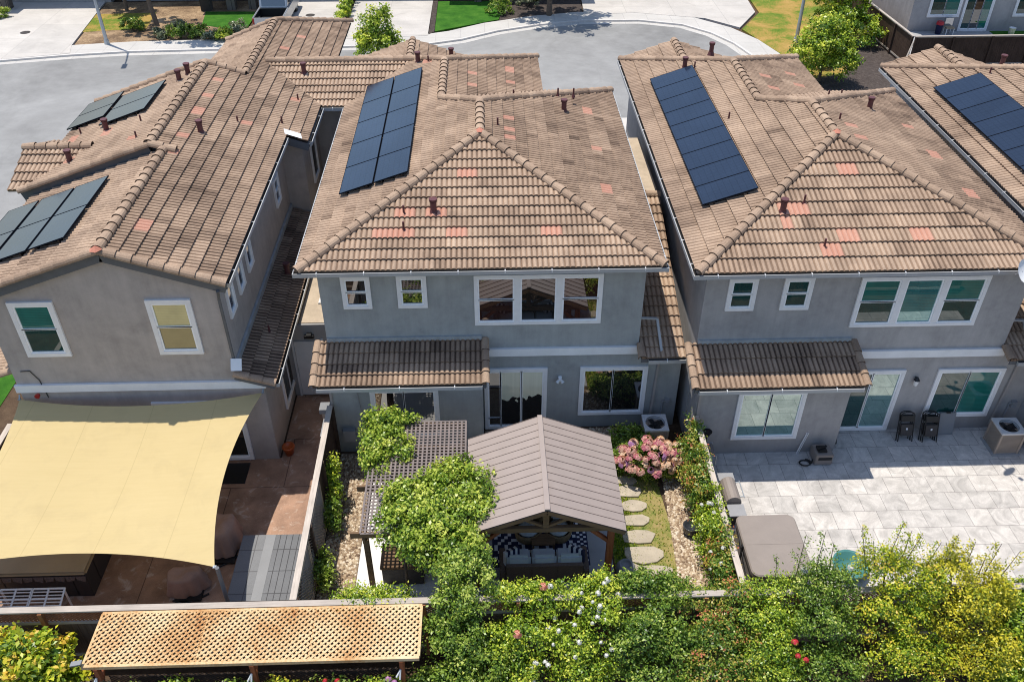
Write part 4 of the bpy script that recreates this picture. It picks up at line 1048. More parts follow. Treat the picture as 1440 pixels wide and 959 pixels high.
def plant(name, label, cat, base, blobs, n, size, pal, seed, group=None, stems=None, flowers=None, aspect=.56, spread=.088, shell=.58, bark='bark', crown='foliage', shoots=()):
    rng = np.random.default_rng(seed)
    root = thing(name, label, cat, base, group)
    V, F, T = leaf_cloud(blobs, n, size, rng, spread=spread, shell=shell, aspect=aspect)
    for (x, y, z0, x1, y1, z1, nn) in shoots:                       # upright sprays above the crown
        nn = int(nn*1.9); s = rng.random(nn)**1.25; node = np.floor(s*9)/9; jit = rng.normal(size=(nn,3))*(.10*(1.12-s)+.018)[:,None]; s = node + (s-node)*.45; ph = rng.random(2)*6.28; jit[:,0] += .10*np.sin(s*3.5+ph[0])*s; jit[:,1] += .06*np.sin(s*4+ph[1])*s
        pos = np.array((x,y,z0)) + s[:,None]*np.array((x1-x,y1-y,z1-z0)) + jit
        nr = rng.normal(size=(nn,3)) + np.array((0,-.2,.6)); nr /= np.linalg.norm(nr, axis=1)[:,None]
        t = np.cross(nr, rng.normal(size=(nn,3))); t /= np.linalg.norm(t, axis=1)[:,None]; b = np.cross(nr, t); L = size*(.6+.6*rng.random(nn))[:,None]
        q = np.stack([pos-t*L*.5, pos+b*L*.25, pos+t*L*.5, pos-b*L*.25], 1).reshape(-1,3)
        F = np.concatenate([F, np.arange(len(q)).reshape(-1,4)+len(V)]); V = np.concatenate([V, q]); T = np.concatenate([T, np.clip(.55+.2*rng.normal(size=nn), 0, 1)])
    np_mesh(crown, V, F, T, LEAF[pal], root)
    mb = MB()
    for st in (stems or [[(base[0],base[1],base[2]), (b[0],b[1],b[2]+b[5]*.3)] for b in blobs[:5]]):
        r0 = .05 if len(st) < 3 or not isinstance(st[-1], float) else st[-1]
        pts = [p for p in st if not isinstance(p, float)]
        k = len(pts); mb.tube(pts, [r0*(1-.65*i/(k-1)) for i in range(k)], 7)
    for sh in shoots: mb.tube([sh[:3], sh[3:6]], [.012,.005], 5)
    mb.build('trunk' if crown == 'crown' else 'stem', M[bark], root)
    for (mat, pts, r) in (flowers or ()):
        proto = None
        for p in pts:
            if proto is None:
                fb = MB(); petal_ball(fb, (0,0,0), r, rng)
                b = base_of(root)
                me_o = fb.build('flower', M[mat], root)
                for v in me_o.data.vertices: v.co += b       # back to local zero
                me_o.location = Vector(p)-b; proto = me_o
            else:
                o = proto.copy(); COL.objects.link(o); o.parent = root; o.location = Vector(p)-base_of(root)
                o.rotation_euler = (0, 0, float(rng.random()*6.28)); s = .75+.5*float(rng.random()); o.scale = (s, s, s)
    return root

def fpts(blob, n, seed, front=True):
    rng = np.random.default_rng(seed); out = []
    while len(out) < n:
        d = rng.normal(size=3); d /= np.linalg.norm(d)
        if d[2] < .05 or (front and d[1] > .55): continue
        out.append((blob[0]+d[0]*blob[3]*1.02, blob[1]+d[1]*blob[4]*1.02, blob[2]+d[2]*blob[5]*1.02))
    return out

# vine over the pergola
plant('climbing_vine', 'big rounded lime green vine mound covering the lattice pergola beside the gazebo', 'vine', (-1.6,14.0,0),
      [(-1.55,14.0,2.45,1.15,1.05,.42),(-.75,14.5,2.5,.75,.8,.36),(-1.95,14.5,2.42,.6,.65,.30),(-1.2,13.2,2.15,.85,.6,.6),(-.6,13.9,2.35,.5,.6,.36),(-1.9,13.5,2.2,.65,.5,.55),(-1.1,15.15,2.42,.6,.3,.16),(-.8,15.4,2.42,.22,.25,.13),(-.35,14.3,2.42,.45,.6,.28),(-1.6,13.1,1.9,.5,.35,.6),(-.7,12.9,2.2,.55,.45,.5)], 24000, .09, 'vine', 1,
      stems=[[(-1.3,13.1,0),(-1.25,13.1,1.2),(-1.5,13.6,2.3),.06],[(-2.1,13.3,0),(-2.1,13.4,2.2),.05]], spread=.10, shell=.75)
plant('climbing_vine', 'smaller vine clump hanging over the pergola corner below the bay window', 'vine', (-3.1,16.6,0),
      [(-2.75,16.9,2.35,.42,.45,.36),(-3.0,16.3,2.2,.35,.5,.5),(-2.55,16.3,2.40,.45,.35,.26),(-2.35,17.15,2.38,.42,.2,.2),(-2.9,15.6,2.3,.3,.4,.3),(-3.05,16.6,1.6,.25,.4,.5),(-2.3,15.9,2.38,.3,.25,.16),(-3.05,17.2,2.2,.25,.3,.45)], 9500, .085, 'vine', 2,
      stems=[[(-3.15,16.6,0),(-3.1,16.6,1.2),(-2.9,16.5,2.3),.045]], spread=.09, shell=.7)
# plants along the back fence
BACK = [
 ('tree','tall grey green leaning tree between the arbor and the gazebo, joining the vine mound','tree',(-.75,11.45,0),[(-.85,11.2,1.3,.72,.6,.8),(-.45,11.9,2.1,.6,.55,.6),(-.55,12.4,2.55,.48,.42,.38),(-1.0,11.6,1.9,.5,.5,.5),(-.15,11.1,1.0,.6,.5,.6),(-.5,10.7,.9,.8,.4,.6),(-1.0,12.2,2.3,.35,.35,.4)],12500,.072,'green',None,None),
 ('rose_bush','yellow green bush with coral blooms beside the leaning tree','shrub',(.75,11.3,0),[(.7,11.2,1.25,.6,.5,.65),(.55,11.95,1.7,.45,.3,.42),(1.0,11.8,1.75,.45,.4,.4),(.6,10.7,.8,.65,.4,.55),(.1,11.2,1.1,.5,.45,.6),(.2,12.0,1.8,.45,.25,.36),(1.0,12.0,1.8,.5,.25,.36)],10500,.066,'lime',[('coral',[(.45,10.9,1.95),(1.05,11.9,2.2)],.085)],None),
 ('rose_bush','white flowering rose bush in front of the gazebo sofa','shrub',(1.85,11.2,0),[(1.75,11.1,1.2,.65,.5,.7),(1.7,11.95,1.7,.5,.3,.42),(2.3,11.6,1.75,.5,.45,.42),(2.45,12.1,1.85,.4,.3,.4),(1.9,10.6,.8,.75,.4,.55),(2.2,12.0,1.85,.5,.25,.38)],13000,.064,'lime',[('whitepetal',fpts((1.85,11.15,1.35,.75,.6,.75),16,3)+fpts((2.2,11.8,1.9,.5,.4,.4),9,6)+fpts((1.2,10.6,.9,.5,.35,.55),12,7)+[(2.45,12.0,2.25),(1.2,11.9,2.2)],.048)],None),
 ('shrub','dense deep green rounded bush right of the white roses','shrub',(3.3,11.3,0),[(3.3,11.2,1.3,.75,.55,.75),(3.7,12.0,1.85,.5,.4,.42),(3.05,12.15,1.9,.38,.3,.36),(3.4,10.6,.8,.85,.4,.6),(3.2,12.05,2.0,.6,.25,.38),(3.9,12.0,1.9,.4,.25,.3),(4.0,11.1,1.1,.5,.45,.6),(2.7,11.0,1.1,.4,.4,.6)],16000,.066,'dark',None,None),
 ('shrub','olive green bush with reddish tips below the corner of the side fence','shrub',(4.9,11.2,0),[(4.7,11.15,1.15,.72,.5,.7),(5.2,11.5,1.35,.6,.4,.45),(4.6,10.5,.75,.85,.4,.55),(4.5,11.85,1.65,.5,.25,.32),(5.3,11.9,1.75,.45,.25,.3),(5.4,10.8,.9,.5,.45,.6)],14500,.06,'rose',None,None),
 ('shrub','light green leafy bush before the taupe spa cover','shrub',(6.0,11.3,0),[(6.0,11.35,1.3,.62,.5,.7),(6.0,10.6,.8,.75,.4,.6),(5.7,11.9,1.75,.4,.3,.35),(6.3,11.9,1.85,.4,.3,.35),(5.9,10.9,1.0,.7,.5,.6)],12000,.06,'lime',None,None),
 ('rose_bush','dark green bush with thin tall shoots and red blooms next to the spa','shrub',(7.2,11.3,0),[(7.1,11.3,1.45,.75,.55,.8),(7.4,11.9,2.05,.55,.4,.45),(7.0,11.9,2.1,.5,.35,.45),(7.2,10.6,.85,.85,.4,.6)],11500,.06,'dark',[('redpetal',[(6.35,10.5,1.5),(6.55,10.5,1.35),(6.3,10.7,1.7)],.055),('whitepetal',[(7.75,12.0,2.45),(6.75,12.0,2.4)],.06)],
   [(6.6,12.0,2.1,6.6,12.1,3.45,90),(7.0,12.0,2.2,7.0,12.1,3.55,100),(7.3,12.0,2.3,7.25,12.1,3.2,70),(6.2,12.0,1.9,6.1,12.1,2.75,60),(6.9,11.8,2.2,6.45,12.0,3.0,60)]),
 ('tall_shrub','tall yellow green shrub with upright sprays before the teal tub','shrub',(8.8,11.5,0),[(8.7,11.4,1.55,.85,.55,.95),(8.5,12.0,2.3,.6,.4,.6),(8.9,10.7,.95,.95,.45,.75),(9.4,11.7,2.1,.55,.4,.6)],16500,.058,'gold',None,
   [(8.1,12.0,2.4,7.75,12.1,3.65,190),(8.5,12.0,2.5,8.6,12.1,3.75,190),(8.9,12.0,2.5,9.1,12.1,3.35,150),(8.3,12.0,2.4,8.1,12.1,3.2,130),(9.4,12.0,2.3,9.6,12.1,3.1,140),(8.8,12.0,2.6,8.85,12.1,3.5,150)]),
 ('tall_shrub','tallest golden yellow shrub with orange tips over the pavers','shrub',(10.4,11.5,0),[(10.3,11.4,1.5,.9,.55,.95),(10.0,12.0,2.2,.5,.4,.6),(10.6,10.7,.9,.95,.45,.75),(10.9,11.7,1.8,.55,.45,.6)],16500,.058,'yellow',None,
   [(9.8,12.0,2.4,9.9,12.1,3.35,170),(10.3,12.0,2.3,10.35,12.1,3.1,150),(10.8,12.0,2.1,10.95,12.1,3.0,140),(11.2,12.0,1.9,11.45,12.1,2.75,120),(10.0,12.0,2.4,9.7,12.1,3.1,140),(10.6,11.9,2.1,10.65,12.0,2.8,120)]),
 ('shrub','bright green broadleaf creeper at the golden shrub foot','shrub',(11.6,11.0,0),[(11.5,11.1,1.1,.6,.5,.65),(11.2,10.4,.65,.7,.4,.55),(11.9,11.6,1.3,.6,.45,.5),(11.5,11.8,1.6,.5,.3,.4)],7500,.085,'lime',None,None),
 ('shrub','yellow green leafy bush with orange new growth next to the arbor end','shrub',(-9.9,11.2,0),[(-9.85,11.1,1.2,.85,.55,.75),(-9.3,10.8,.95,.5,.45,.65),(-10.4,11.2,1.25,.6,.5,.65),(-9.7,10.4,.7,.95,.35,.55)],8000,.125,'gold',None,None),
 ('shrub','deep green bush filling the gap between leaning tree and arbor post','shrub',(-1.25,10.5,0),[(-1.2,10.45,.75,.6,.4,.6),(-.6,10.4,.6,.6,.4,.5)],5000,.08,'green',None,None),
 ('low_shrub','low lime shrub spilling over the rear fence rail by the pergola','shrub',(-3.2,12.3,0),[(-3.0,12.35,1.3,.75,.3,.45),(-3.3,12.6,.6,.45,.35,.45),(-2.3,12.3,1.2,.5,.25,.45),(-2.7,11.9,1.80,.95,.12,.12)],6000,.062,'lime',None,None),
 ('low_shrub','low yellow green shrub at the end of the flagstone path','shrub',(4.1,12.5,0),[(4.0,12.5,.75,.7,.35,.55),(4.7,12.5,.6,.45,.35,.5),(3.3,12.4,.9,.45,.3,.5)],6500,.058,'lime',None,None),
 ('low_shrub','feathery lime shrub along the fence between roses and gazebo','shrub',(1.6,12.5,0),[(1.3,12.4,.95,.8,.2,.42),(2.3,12.4,.95,.6,.2,.42),(.5,12.4,.9,.4,.2,.42)],5500,.058,'lime',None,None),
]
for i, (nm, lb, ct, ba, bl, n, sz, pal, fl, sh) in enumerate(BACK):
    plant(nm, lb, ct, ba, bl, n, sz, pal, 100+i, 'plants along the rear fence', flowers=fl, shoots=sh or (), crown='crown' if nm == 'tree' else 'foliage')
# flowers beneath the arbor
rngf = np.random.default_rng(5)
UND = [(-7.6,'leafy plant with a pale mauve bloom at the arbor corner post','green','mauve'),(-6.6,'broad leaved bright green plant under the arbor','lime',None),(-5.4,'pink flowering plant under the middle of the arbor','green','mauve'),(-4.5,'yellow green plant at the middle arbor post','gold',None),(-3.4,'red flowering geranium under the arbor','green','redpetal'),(-2.4,'lime green plant by the last arbor post','lime','mauve'),(-8.4,'grey leaved spiky plant outside the arbor end','sage',None)]
for i, (x, lb, pal, fl) in enumerate(UND):
    bl = [(x,10.22,.95,.44,.22,.55),(x+.35,10.2,.8,.35,.2,.42)]
    plant('flowering_plant', lb, 'plant', (x,10.05,0), bl, 2600, .075, pal, 300+i, 'plants growing under the lattice arbor', flowers=[(fl, fpts(bl[0], 9, 40+i), .055)] if fl else None)
# plants of the middle yard
hyd = (4.38,17.35,.55,.85,.55,.62)
plant('hydrangea_bush', 'pink and peach hydrangea in full bloom beside the air conditioner', 'shrub', (4.38,17.35,0), [(4.38,17.35,.45,.8,.5,.5),(5.0,17.3,.4,.35,.4,.4)], 4200, .085, 'dark', 21,
      flowers=[('pink', fpts((4.35,17.3,.5,.92,.58,.58), 27, 8), .12), ('peach', fpts((4.45,17.35,.5,.9,.56,.56), 26, 18)+fpts((5.05,17.2,.4,.45,.4,.4), 12, 9), .11), ('mauve', fpts((4.3,17.3,.5,.92,.58,.6), 9, 28), .11)])
plant('shrub', 'dark green shrub behind the hydrangea, against the house wall', 'shrub', (3.9,18.2,0), [(3.9,18.15,.45,.55,.45,.45),(3.45,17.7,.3,.35,.35,.35)], 3200, .085, 'dark', 22)
for i, (y, lb, pal) in enumerate([(17.1,'climbing rose with green and copper leaves nearest the house on the side fence','rose'),(15.9,'dense copper tinted climbing rose midway along the side fence','rose'),(14.6,'climbing rose with green new growth beside the dark urn','lime'),(13.3,'climbing rose with white blooms at the lower end of the side fence','rose')]):
    bl = [(5.37,y,.95,.25,.62,.62),(5.52,y+.3,1.55,.13,.5,.2),(5.32,y-.3,.5,.22,.5,.4),(5.44,y-.4,1.25,.18,.35,.4)]
    plant('climbing_rose', lb, 'shrub', (5.35,y,0), bl, 4300, .068, pal, 30+i, 'climbing roses on the side fence', flowers=[('whitepetal', fpts(bl[0], 9, 60+i), .05)] if i >= 2 else None)
for i, (x, y, z, r, lb, pal) in enumerate([(-4.27,16.6,1.25,.15,'tall leafy climber on the lattice fence nearest the house','lime'),(-4.2,13.9,.75,.18,'glossy small shrub in gravel against the lattice fence','green'),(-4.2,15.7,.7,.15,'low green shrub midway along the lattice fence','dark')]):
    plant('shrub', lb, 'shrub', (x,y,0), [(x,y,z*.75,r,r*2.0,z*.55),(x+.06,y-.3,z*.5,r*.9,r*1.3,z*.4)], 1500, .075, pal, 45+i, 'small shrubs along the lattice fence')

# trees and bushes across the street
def street_tree(label, x, y, z, r, n, pal, seed, size=.17, hz=1.0, group='street trees'):
    rng = np.random.default_rng(seed); bl = []
    for k in range(9):
        a = k*2.4; q = r*.55*(.5+.5*rng.random()); bl.append((x+math.cos(a)*q, y+math.sin(a)*q, z+(rng.random()-.35)*r*hz, r*.5, r*.5, r*.48*hz))
    bl.append((x, y, z+r*hz*.75, r*.42, r*.42, r*.42*hz))
    st = [[(x,y,0),(x+.05,y,z*.5),(x,y,z),.05*r+.05]] + [[(x,y,z*.55),(x+math.cos(a)*r*.5,y+math.sin(a)*r*.5,z+r*.1),.03*r+.02] for a in (0,1.3,2.6,3.9,5.2)]
    return plant('tree', label, 'tree', (x,y,0), bl, n, size, pal, seed, group, stems=st, crown='crown', spread=.16, aspect=.6)
def low_tree(label, base, blobs, n, size, pal, seed):
    x, y = base
    st = [[(x,y,0),(x,y,blobs[0][2]),.10]]
    return plant('tree', label, 'tree', (x,y,0), blobs, n, size, pal, seed, 'street trees', stems=st, crown='crown', spread=.15, aspect=.6)
low_tree('small cone shaped tree in front of the driveways behind the wing roof', (-6.1,50), [(-6.05,50,1.1,1.3,1.2,1.0),(-6.0,50,1.9,1.05,1.0,.9),(-5.9,50,2.7,.6,.6,.7),(-6.5,49.8,1.3,.8,.8,.8),(-5.4,49.9,1.0,.8,.8,.8)], 6500, .15, 'lime', 61)
street_tree('broad dark street tree casting shade over the sidewalk by the green lawn', 4.2, 58.2, 4.4, 3.1, 7500, 'dark', 62, .24, .7)
low_tree('bright green tree on the dry lawn beside the dark wooden fence', (21.2,53), [(21.3,53,2.4,1.7,1.5,1.5),(21.0,52.6,1.4,1.6,1.3,1.1),(22.3,52.0,1.2,1.1,1.0,.8),(20.6,53.2,3.3,1.3,1.2,1.1),(21.8,53.6,3.6,1.3,1.2,1.1),(23.0,51.4,.8,.7,.7,.5)], 10500, .17, 'lime', 63)
low_tree('lime green tree rising just behind the patio house roof', (18.2,46.3), [(18.2,46.2,1.9,1.5,1.3,1.2),(18.9,46.0,1.2,1.3,1.2,1.0),(17.3,46.4,1.4,1.1,1.0,.9),(18.3,46.5,2.9,1.0,.9,.8)], 9000, .15, 'lime', 64)
street_tree('leafy tree overhanging the porch by the street lamp', -23.6, 60.2, 3.6, 1.6, 3000, 'green', 65, .22, .9)
mb = None
rt = thing('tree', 'slim bare leaning trunk in the rocky front bed across the street', 'tree', (-20.66,56.9,0), 'street trees')
tb = MB(); tb.tube([(-20.66,56.9,0),(-20.95,57.2,1.6),(-21.5,57.7,3.6),(-21.9,58.0,5.2)], [.17,.14,.11,.06], 8); tb.build('trunk', M['bark'], rt)
V, F, T = leaf_cloud([(-21.5,57.6,6.4,2.3,2.0,1.2),(-19.4,55.6,6.2,2.2,1.6,1.1),(-17.2,54.9,6.2,1.9,1.2,.9)], 6500, .24, np.random.default_rng(9)); np_mesh('crown', V, F, T, LEAF['green'], rt)
BUSH = [(-18.6,54.6,.6,.8,'dark','dark spreading bush in the rock bed across the street'),(-17.6,54.9,.5,.7,'dark','second dark bush next to the lawn across the street'),(-15.7,53.9,.55,.62,'lime','round lime bush at the kerb by the pickup truck'),(-16.6,54.2,.4,.5,'sage','grey green bush between the dark and lime bushes'),(-15.4,55.4,.5,.7,'sage','olive bush in front of the porch lawn'),(-19.8,54.7,.4,.5,'sage','grey bush below the slim leaning trunk'),(-22.0,56.2,.5,.9,'dark','dark low bush between the street lamp and the slim trunk'),(-19.0,56.0,.4,.6,'sage','dusty grey bush behind the dark spreading bush'),
        (.9,58.6,.6,.9,'dark','dark bush at the corner of the bright lawn'),(2.8,60.2,.7,1.0,'sage','pale bush under the broad dark street tree'),(17.4,47.6,.6,.8,'lime','sprawling lime bush beside the cul-de-sac sidewalk'),(18.9,48.4,.7,.7,'sage','grey bush below the street lamp on the dry lawn'),(21.0,42.6,.5,.8,'lime','bright lime bush by the dark fence and mulch'),(27.2,45.6,.6,1.1,'lime','lime hedge top showing behind the far right roof'),(24.9,46.4,.4,.6,'sage','thin pale plant under the dark wooden fence'),(-31.4,58.8,.5,.7,'green','green bush beside the stone pillar of the garage house'),(-16.5,20.5,.5,.8,'green','green bush on the side lawn by the tan house')]
for i, (x, y, z, r, pal, lb) in enumerate(BUSH):
    plant('bush', lb, 'bush', (x,y,0), [(x,y,z*.8,r,r*.8,z*.8),(x+r*.4,y-r*.2,z*.6,r*.6,r*.5,z*.6)], 1300, .12, pal, 400+i, 'bushes in the street front gardens')
hb = [(-9.0,54.4+1.0*k,.55,.42,.6,.5) for k in range(9)]
plant('hedge', 'narrow clipped hedge between two pale driveways', 'hedge', (-9.0,58.5,0), hb, 4500, .13, 'lime', 450)

# ------------------------------------------------------------------ fences
def board_fence(name, label, p0, p1, h, bm='fence', rail='raily', lat=None, posts=2.0, group=None, face=1, pm='post'):
    p0, p1 = Vector((*p0,0)), Vector((*p1,0)); d = p1-p0; L = d.length; d.normalize(); s = Vector((-d.y, d.x, 0))
    root = thing(name, label, 'fence', tuple((p0+p1)/2), group)
    top = h if lat is None else h-lat; mb = MB(); n = int(L/.145)
    for i in range(n):
        c = p0 + d*((i+.5)*L/n); z1 = top-.04-.015*hashf(i, L)
        mb.obox(c + Vector((0,0,z1/2)) + s*(.006*(hashf(i,2)-.5)), d, s, (0,0,1), L/n/2-.004, .01, z1/2, 0)
    mb.build('board_panel', M[bm], root)
    mb = MB()
    mb.obox(p0+d*L/2+Vector((0,0,h-.02)), d, s, (0,0,1), L/2, .075, .02); mb.obox(p0+d*L/2+Vector((0,0,top-.06)), d, s, (0,0,1), L/2-.01, .03, .04); mb.obox(p0+d*L/2+Vector((0,0,.25)), d, s, (0,0,1), L/2-.02, .028, .045)
    mb.build('rail', M[rail], root)
    k = max(1, round(L/posts))
    for i in range(k+1):
        c = p0+d*min(max(i*L/k, .05), L-.05); mb = MB(); mb.obox(c+s*(.06*face)+Vector((0,0,(h-.05)/2)), d, s, (0,0,1), .045, .045, (h-.05)/2); mb.build('post', M[pm], root)
    if lat:
        mb = MB(); z0, z1 = top-.01, h-.05; st = .085
        for sg in (-1, 1):
            for i in range(int(L/st)+4):
                a = i*st-.2; b = a+(z1-z0)*sg
                if min(a, b) < 0 or max(a, b) > L: continue
                mb.bar(p0+d*a+Vector((0,0,z0))+s*(.006*sg), p0+d*b+Vector((0,0,z1))+s*(.006*sg), .008, .028, 0, .5, tuple(s))
        mb.build('lattice_strip', M['post'], root)
    return root
board_fence('rear_fence', 'long wooden rear fence with grey cap rail and lattice strip above the boards', (-16,11.87), (17,11.82), 1.9, 'fence', 'rail', .40, 2.05, face=-1)
fa = board_fence('side_fence', 'side fence with pale cap rail and lattice panels beside the gravel strip', (-4.45,18.3), (-4.41,11.95), 1.9, 'fencedark', 'raily', None, 2.1, pm='fencedark')
board_fence('side_fence', 'dark brown fence at the outer edge of the sail shaded patio', (-13.05,18.0), (-13.0,12.0), 1.75, 'fencedark', 'raily', None, 2.1)
mb = MB(); 
for (y0, y1) in ((15.6,13.75),(13.65,12.0)):
    L = y0-y1
    for sg in (-1, 1):
        n = int((L+1.5)/.10)
        for i in range(n):
            a = y0+.75-i*.10
            pts = []
            z0, z1 = .15, 1.65
            ya, yb_ = a, a-(z1-z0)*sg
            # clip to the panel
            t0, t1 = 0.0, 1.0
            dyy = yb_-ya
            if abs(dyy) > 1e-9:
                ta, tb_ = (y0-ya)/dyy, (y1-ya)/dyy
                if ta > tb_: ta, tb_ = tb_, ta
                t0, t1 = max(t0, ta), min(t1, tb_)
            if t1-t0 < .05: continue
            mb.bar((-4.395+.006*sg, ya+dyy*t0, z0+(z1-z0)*t0), (-4.395+.006*sg, ya+dyy*t1, z0+(z1-z0)*t1), .006, .028, 0, .5, (1,0,0))
    mb.box(-4.41,-4.375,y0-.03,y0+.03,.1,1.72); mb.box(-4.41,-4.375,y1-.03,y1+.03,.1,1.72); mb.box(-4.41,-4.375,y1,y0,1.66,1.72); mb.box(-4.41,-4.375,y1,y0,.1,.16)
mb.build('lattice_panel', M['latpale'], fa)
board_fence('side_fence', 'side fence carrying climbing roses beside the paved patio', (5.64,17.9), (5.60,11.95), 1.6, 'fence', 'raily', None, 2.1, face=-1)

# ------------------------------------------------------------------ lattice arbor outside the rear fence
ar = thing('lattice_arbor', 'low arbor roofed with sun bleached diagonal lattice outside the rear fence', 'arbor', (-5,11,0))
def lattice(mb, x0, x1, y0, y1, zf, step, w, th, diag=True, m=0):
    """strips clipped to a rectangle; zf(x,y) gives the height"""
    if diag:
        for sg in (-1, 1):
            c0 = (x0 if sg > 0 else x0) - (y1-y0) - .1; n = int(((x1-x0)+2*(y1-y0)+.3)/step)
            for i in range(n):
                c = c0+i*step
                # line x = c + t, y = y0 + t (sg>0) or y = y1 - t
                t0 = max(0, x0-c); t1 = min(y1-y0, x1-c)
                if t1-t0 < .03: continue
                a = (c+t0, y0+t0) if sg > 0 else (c+t0, y1-t0); b = (c+t1, y0+t1) if sg > 0 else (c+t1, y1-t1)
                dz = .008*sg
                mb.bar((*a, zf(*a)+dz), (*b, zf(*b)+dz), w, th, m, .5)
    else:
        n = int((x1-x0)/step)
        for i in range(n+1):
            x = x0+i*(x1-x0)/n; K = 6
            for k in range(K):
                ya, yb_ = y0+(y1-y0)*k/K, y0+(y1-y0)*(k+1)/K
                mb.bar((x,ya,zf(x,ya)+.007), (x,yb_,zf(x,yb_)+.007), w, th, m, .5)
        n = int((y1-y0)/step)
        for i in range(n+1):
            y = y0+i*(y1-y0)/n; mb.bar((x0,y,zf(x0,y)-.007), (x1,y,zf(x1,y)-.007), w, th, m, .5)
mb = MB(); 
for (xa, xb_) in ((-8.4,-6.16),(-6.14,-3.86),(-3.84,-1.6)): lattice(mb, xa, xb_, 10.47, 11.68, lambda x, y: 1.93, .135, .045, .012)
mb.build('lattice_roof', M['lattice'], ar)
mb = MB(); mb.box(-8.42,-1.58,10.40,10.465,1.86,1.95); mb.box(-8.42,-1.58,11.685,11.74,1.84,1.925); mb.bar((-8.40,10.47,1.9),(-8.40,11.68,1.9),.05,.08); mb.bar((-1.59,10.47,1.9),(-1.59,11.68,1.9),.05,.08)
for x in (-6.15,-3.85): mb.box(x-.02,x+.02,10.47,11.68,1.85,1.915)
mb.build('beam', M['lattice'], ar)
for x in (-8.15,-5.0,-1.95):
    mb = MB(); mb.box(x-.045,x+.045,10.38,10.47,0,1.86); mb.bar((x,10.42,1.3),(x,10.9,1.86),.06,.06); p = mb.build('post', M['cedar'], ar)
    mb = MB(); mb.bar((x-.03,10.36,1.62),(x-.12,10.30,1.45),.03,.03); mb.bar((x-.03,10.36,1.62),(x-.05,10.28,1.40),.03,.03); mb.build('bracket', M['white'], p)
mb = MB(); 
lattice2 = MB()
for sg in (-1, 1):
    for i in range(95):
        a = -9.2+i*.088; b = a+1.2*sg
        xa, xb_ = a, b; t0, t1 = 0.0, 1.0; dx_ = xb_-xa
        ta, tb_ = (-8.1-xa)/dx_, (-1.95-xa)/dx_
        if ta > tb_: ta, tb_ = tb_, ta
        t0, t1 = max(0, ta), min(1, tb_)
        if t1-t0 < .05: continue
        lattice2.bar((xa+dx_*t0, 10.62+.006*sg, .1+1.2*t0), (xa+dx_*t1, 10.62+.006*sg, .1+1.2*t1), .006, .026, 0, .5, (0,1,0))
lattice2.build('trellis_screen', M['latdark'], ar)
tl = thing('solar_light', 'small grey solar light clipped on the arbor front corner', 'lamp', (-8.5,10.45,1.9))
mb = MB(); mb.obox((-8.5,10.45,2.02), (1,0,.25), (0,1,0), (-.25,0,1), .12, .055, .015, 0); mb.cyl((-8.42,10.45,1.92), (-8.46,10.45,2.0), .02, .02, 8, 1); mb.build('panel', [M['coverlight'], M['black']], tl)

# ------------------------------------------------------------------ pergola with square lattice
pg = thing('pergola', 'brown pergola topped with square lattice and partly buried under vines', 'pergola', (-1.85,15.3,0))
mb = MB(); lattice(mb, -3.06, -.68, 13.4, 17.12, lambda x, y: 2.31+.10*math.sin((y-13.4)/3.72*math.pi*1.0)*0, .105, .045, .012, diag=False); mb.build('lattice_roof', M['latgrey'], pg)
mb = MB()
for y in (13.45,14.9,16.2,17.05): mb.box(-3.30,-.72,y-.03,y+.03,2.12,2.285)
for x in (-3.0,-.78): mb.box(x-.03,x+.03,13.4,17.1,1.96,2.115)
mb.build('beam', M['beam'], pg)
for (x, y) in ((-2.98,13.55),(-2.98,16.95),(-.8,13.55),(-.8,16.95)):
    mb = MB(); mb.box(x-.06,x+.06,y-.06,y+.06,.016,1.955); mb.build('post', M['beam'], pg)
ob = thing('storage_chest', 'dark brown covered chest under the vine end of the pergola', 'chest', (-2.3,14.0,.016))
mb = MB(); mb.box(-2.75,-1.75,13.7,14.4,.02,.62); b_ = mb.build('body', M['tubpanel'], ob, bevel=.02)
mb = MB(); mb.box(-2.78,-1.72,13.67,14.43,.625,.72); mb.build('lid', M['beam'], ob, bevel=.015)

# ------------------------------------------------------------------ gazebo
gz = thing('gazebo', 'timber gazebo under a taupe ribbed metal gable roof in the middle yard', 'gazebo', (1.2,14.9,0))
ex0, ex1, gy0, gy1, gxr, gze, gzr = -.62, 3.03, 13.28, 16.38, 1.2, 2.33, 3.08
def gslope(sign):
    xe = ex1 if sign > 0 else ex0
    mb = MB(); n = 13
    nx = Vector((gzr-gze, 0, abs(xe-gxr))) ; nx.x *= sign; nx.normalize()
    for i in range(n):
        ya, yb_ = gy0+(gy1-gy0)*i/n, gy0+(gy1-gy0)*(i+1)/n
        a, b, c, d = Vector((gxr,ya,gzr)), Vector((gxr,yb_,gzr)), Vector((xe,yb_,gze)), Vector((xe,ya,gze))
        lift = nx*.012
        mb.quad(tuple(a), tuple(b+lift), tuple(c+lift), tuple(d), 0)
        mb.quad(tuple(b+lift), tuple(b), tuple(c), tuple(c+lift), 1)
        mb.bar(b+nx*.014, c+nx*.014, .014, .014, 1, .5, tuple(nx))
    mb.quad((gxr,gy0,gzr-.03), (xe,gy0,gze-.03), (xe,gy1,gze-.03), (gxr,gy1,gzr-.03), 1)
    return mb
for sg in (1, -1): gslope(sg).build('roof_slope', [M['metalroof'], M['metalseam']], gz)
mb = MB(); mb.bar((gxr,gy0-.01,gzr+.03), (gxr,gy1+.01,gzr+.03), .12, .03); mb.build('ridge_cap', M['metalroof'], gz)
mb = MB()
for y in (gy0+.02, gy1-.02):
    mb.bar((gxr,y,gzr-.09), (ex1-.02,y,gze-.09), .05, .11); mb.bar((gxr,y,gzr-.09), (ex0+.02,y,gze-.09), .05, .11)
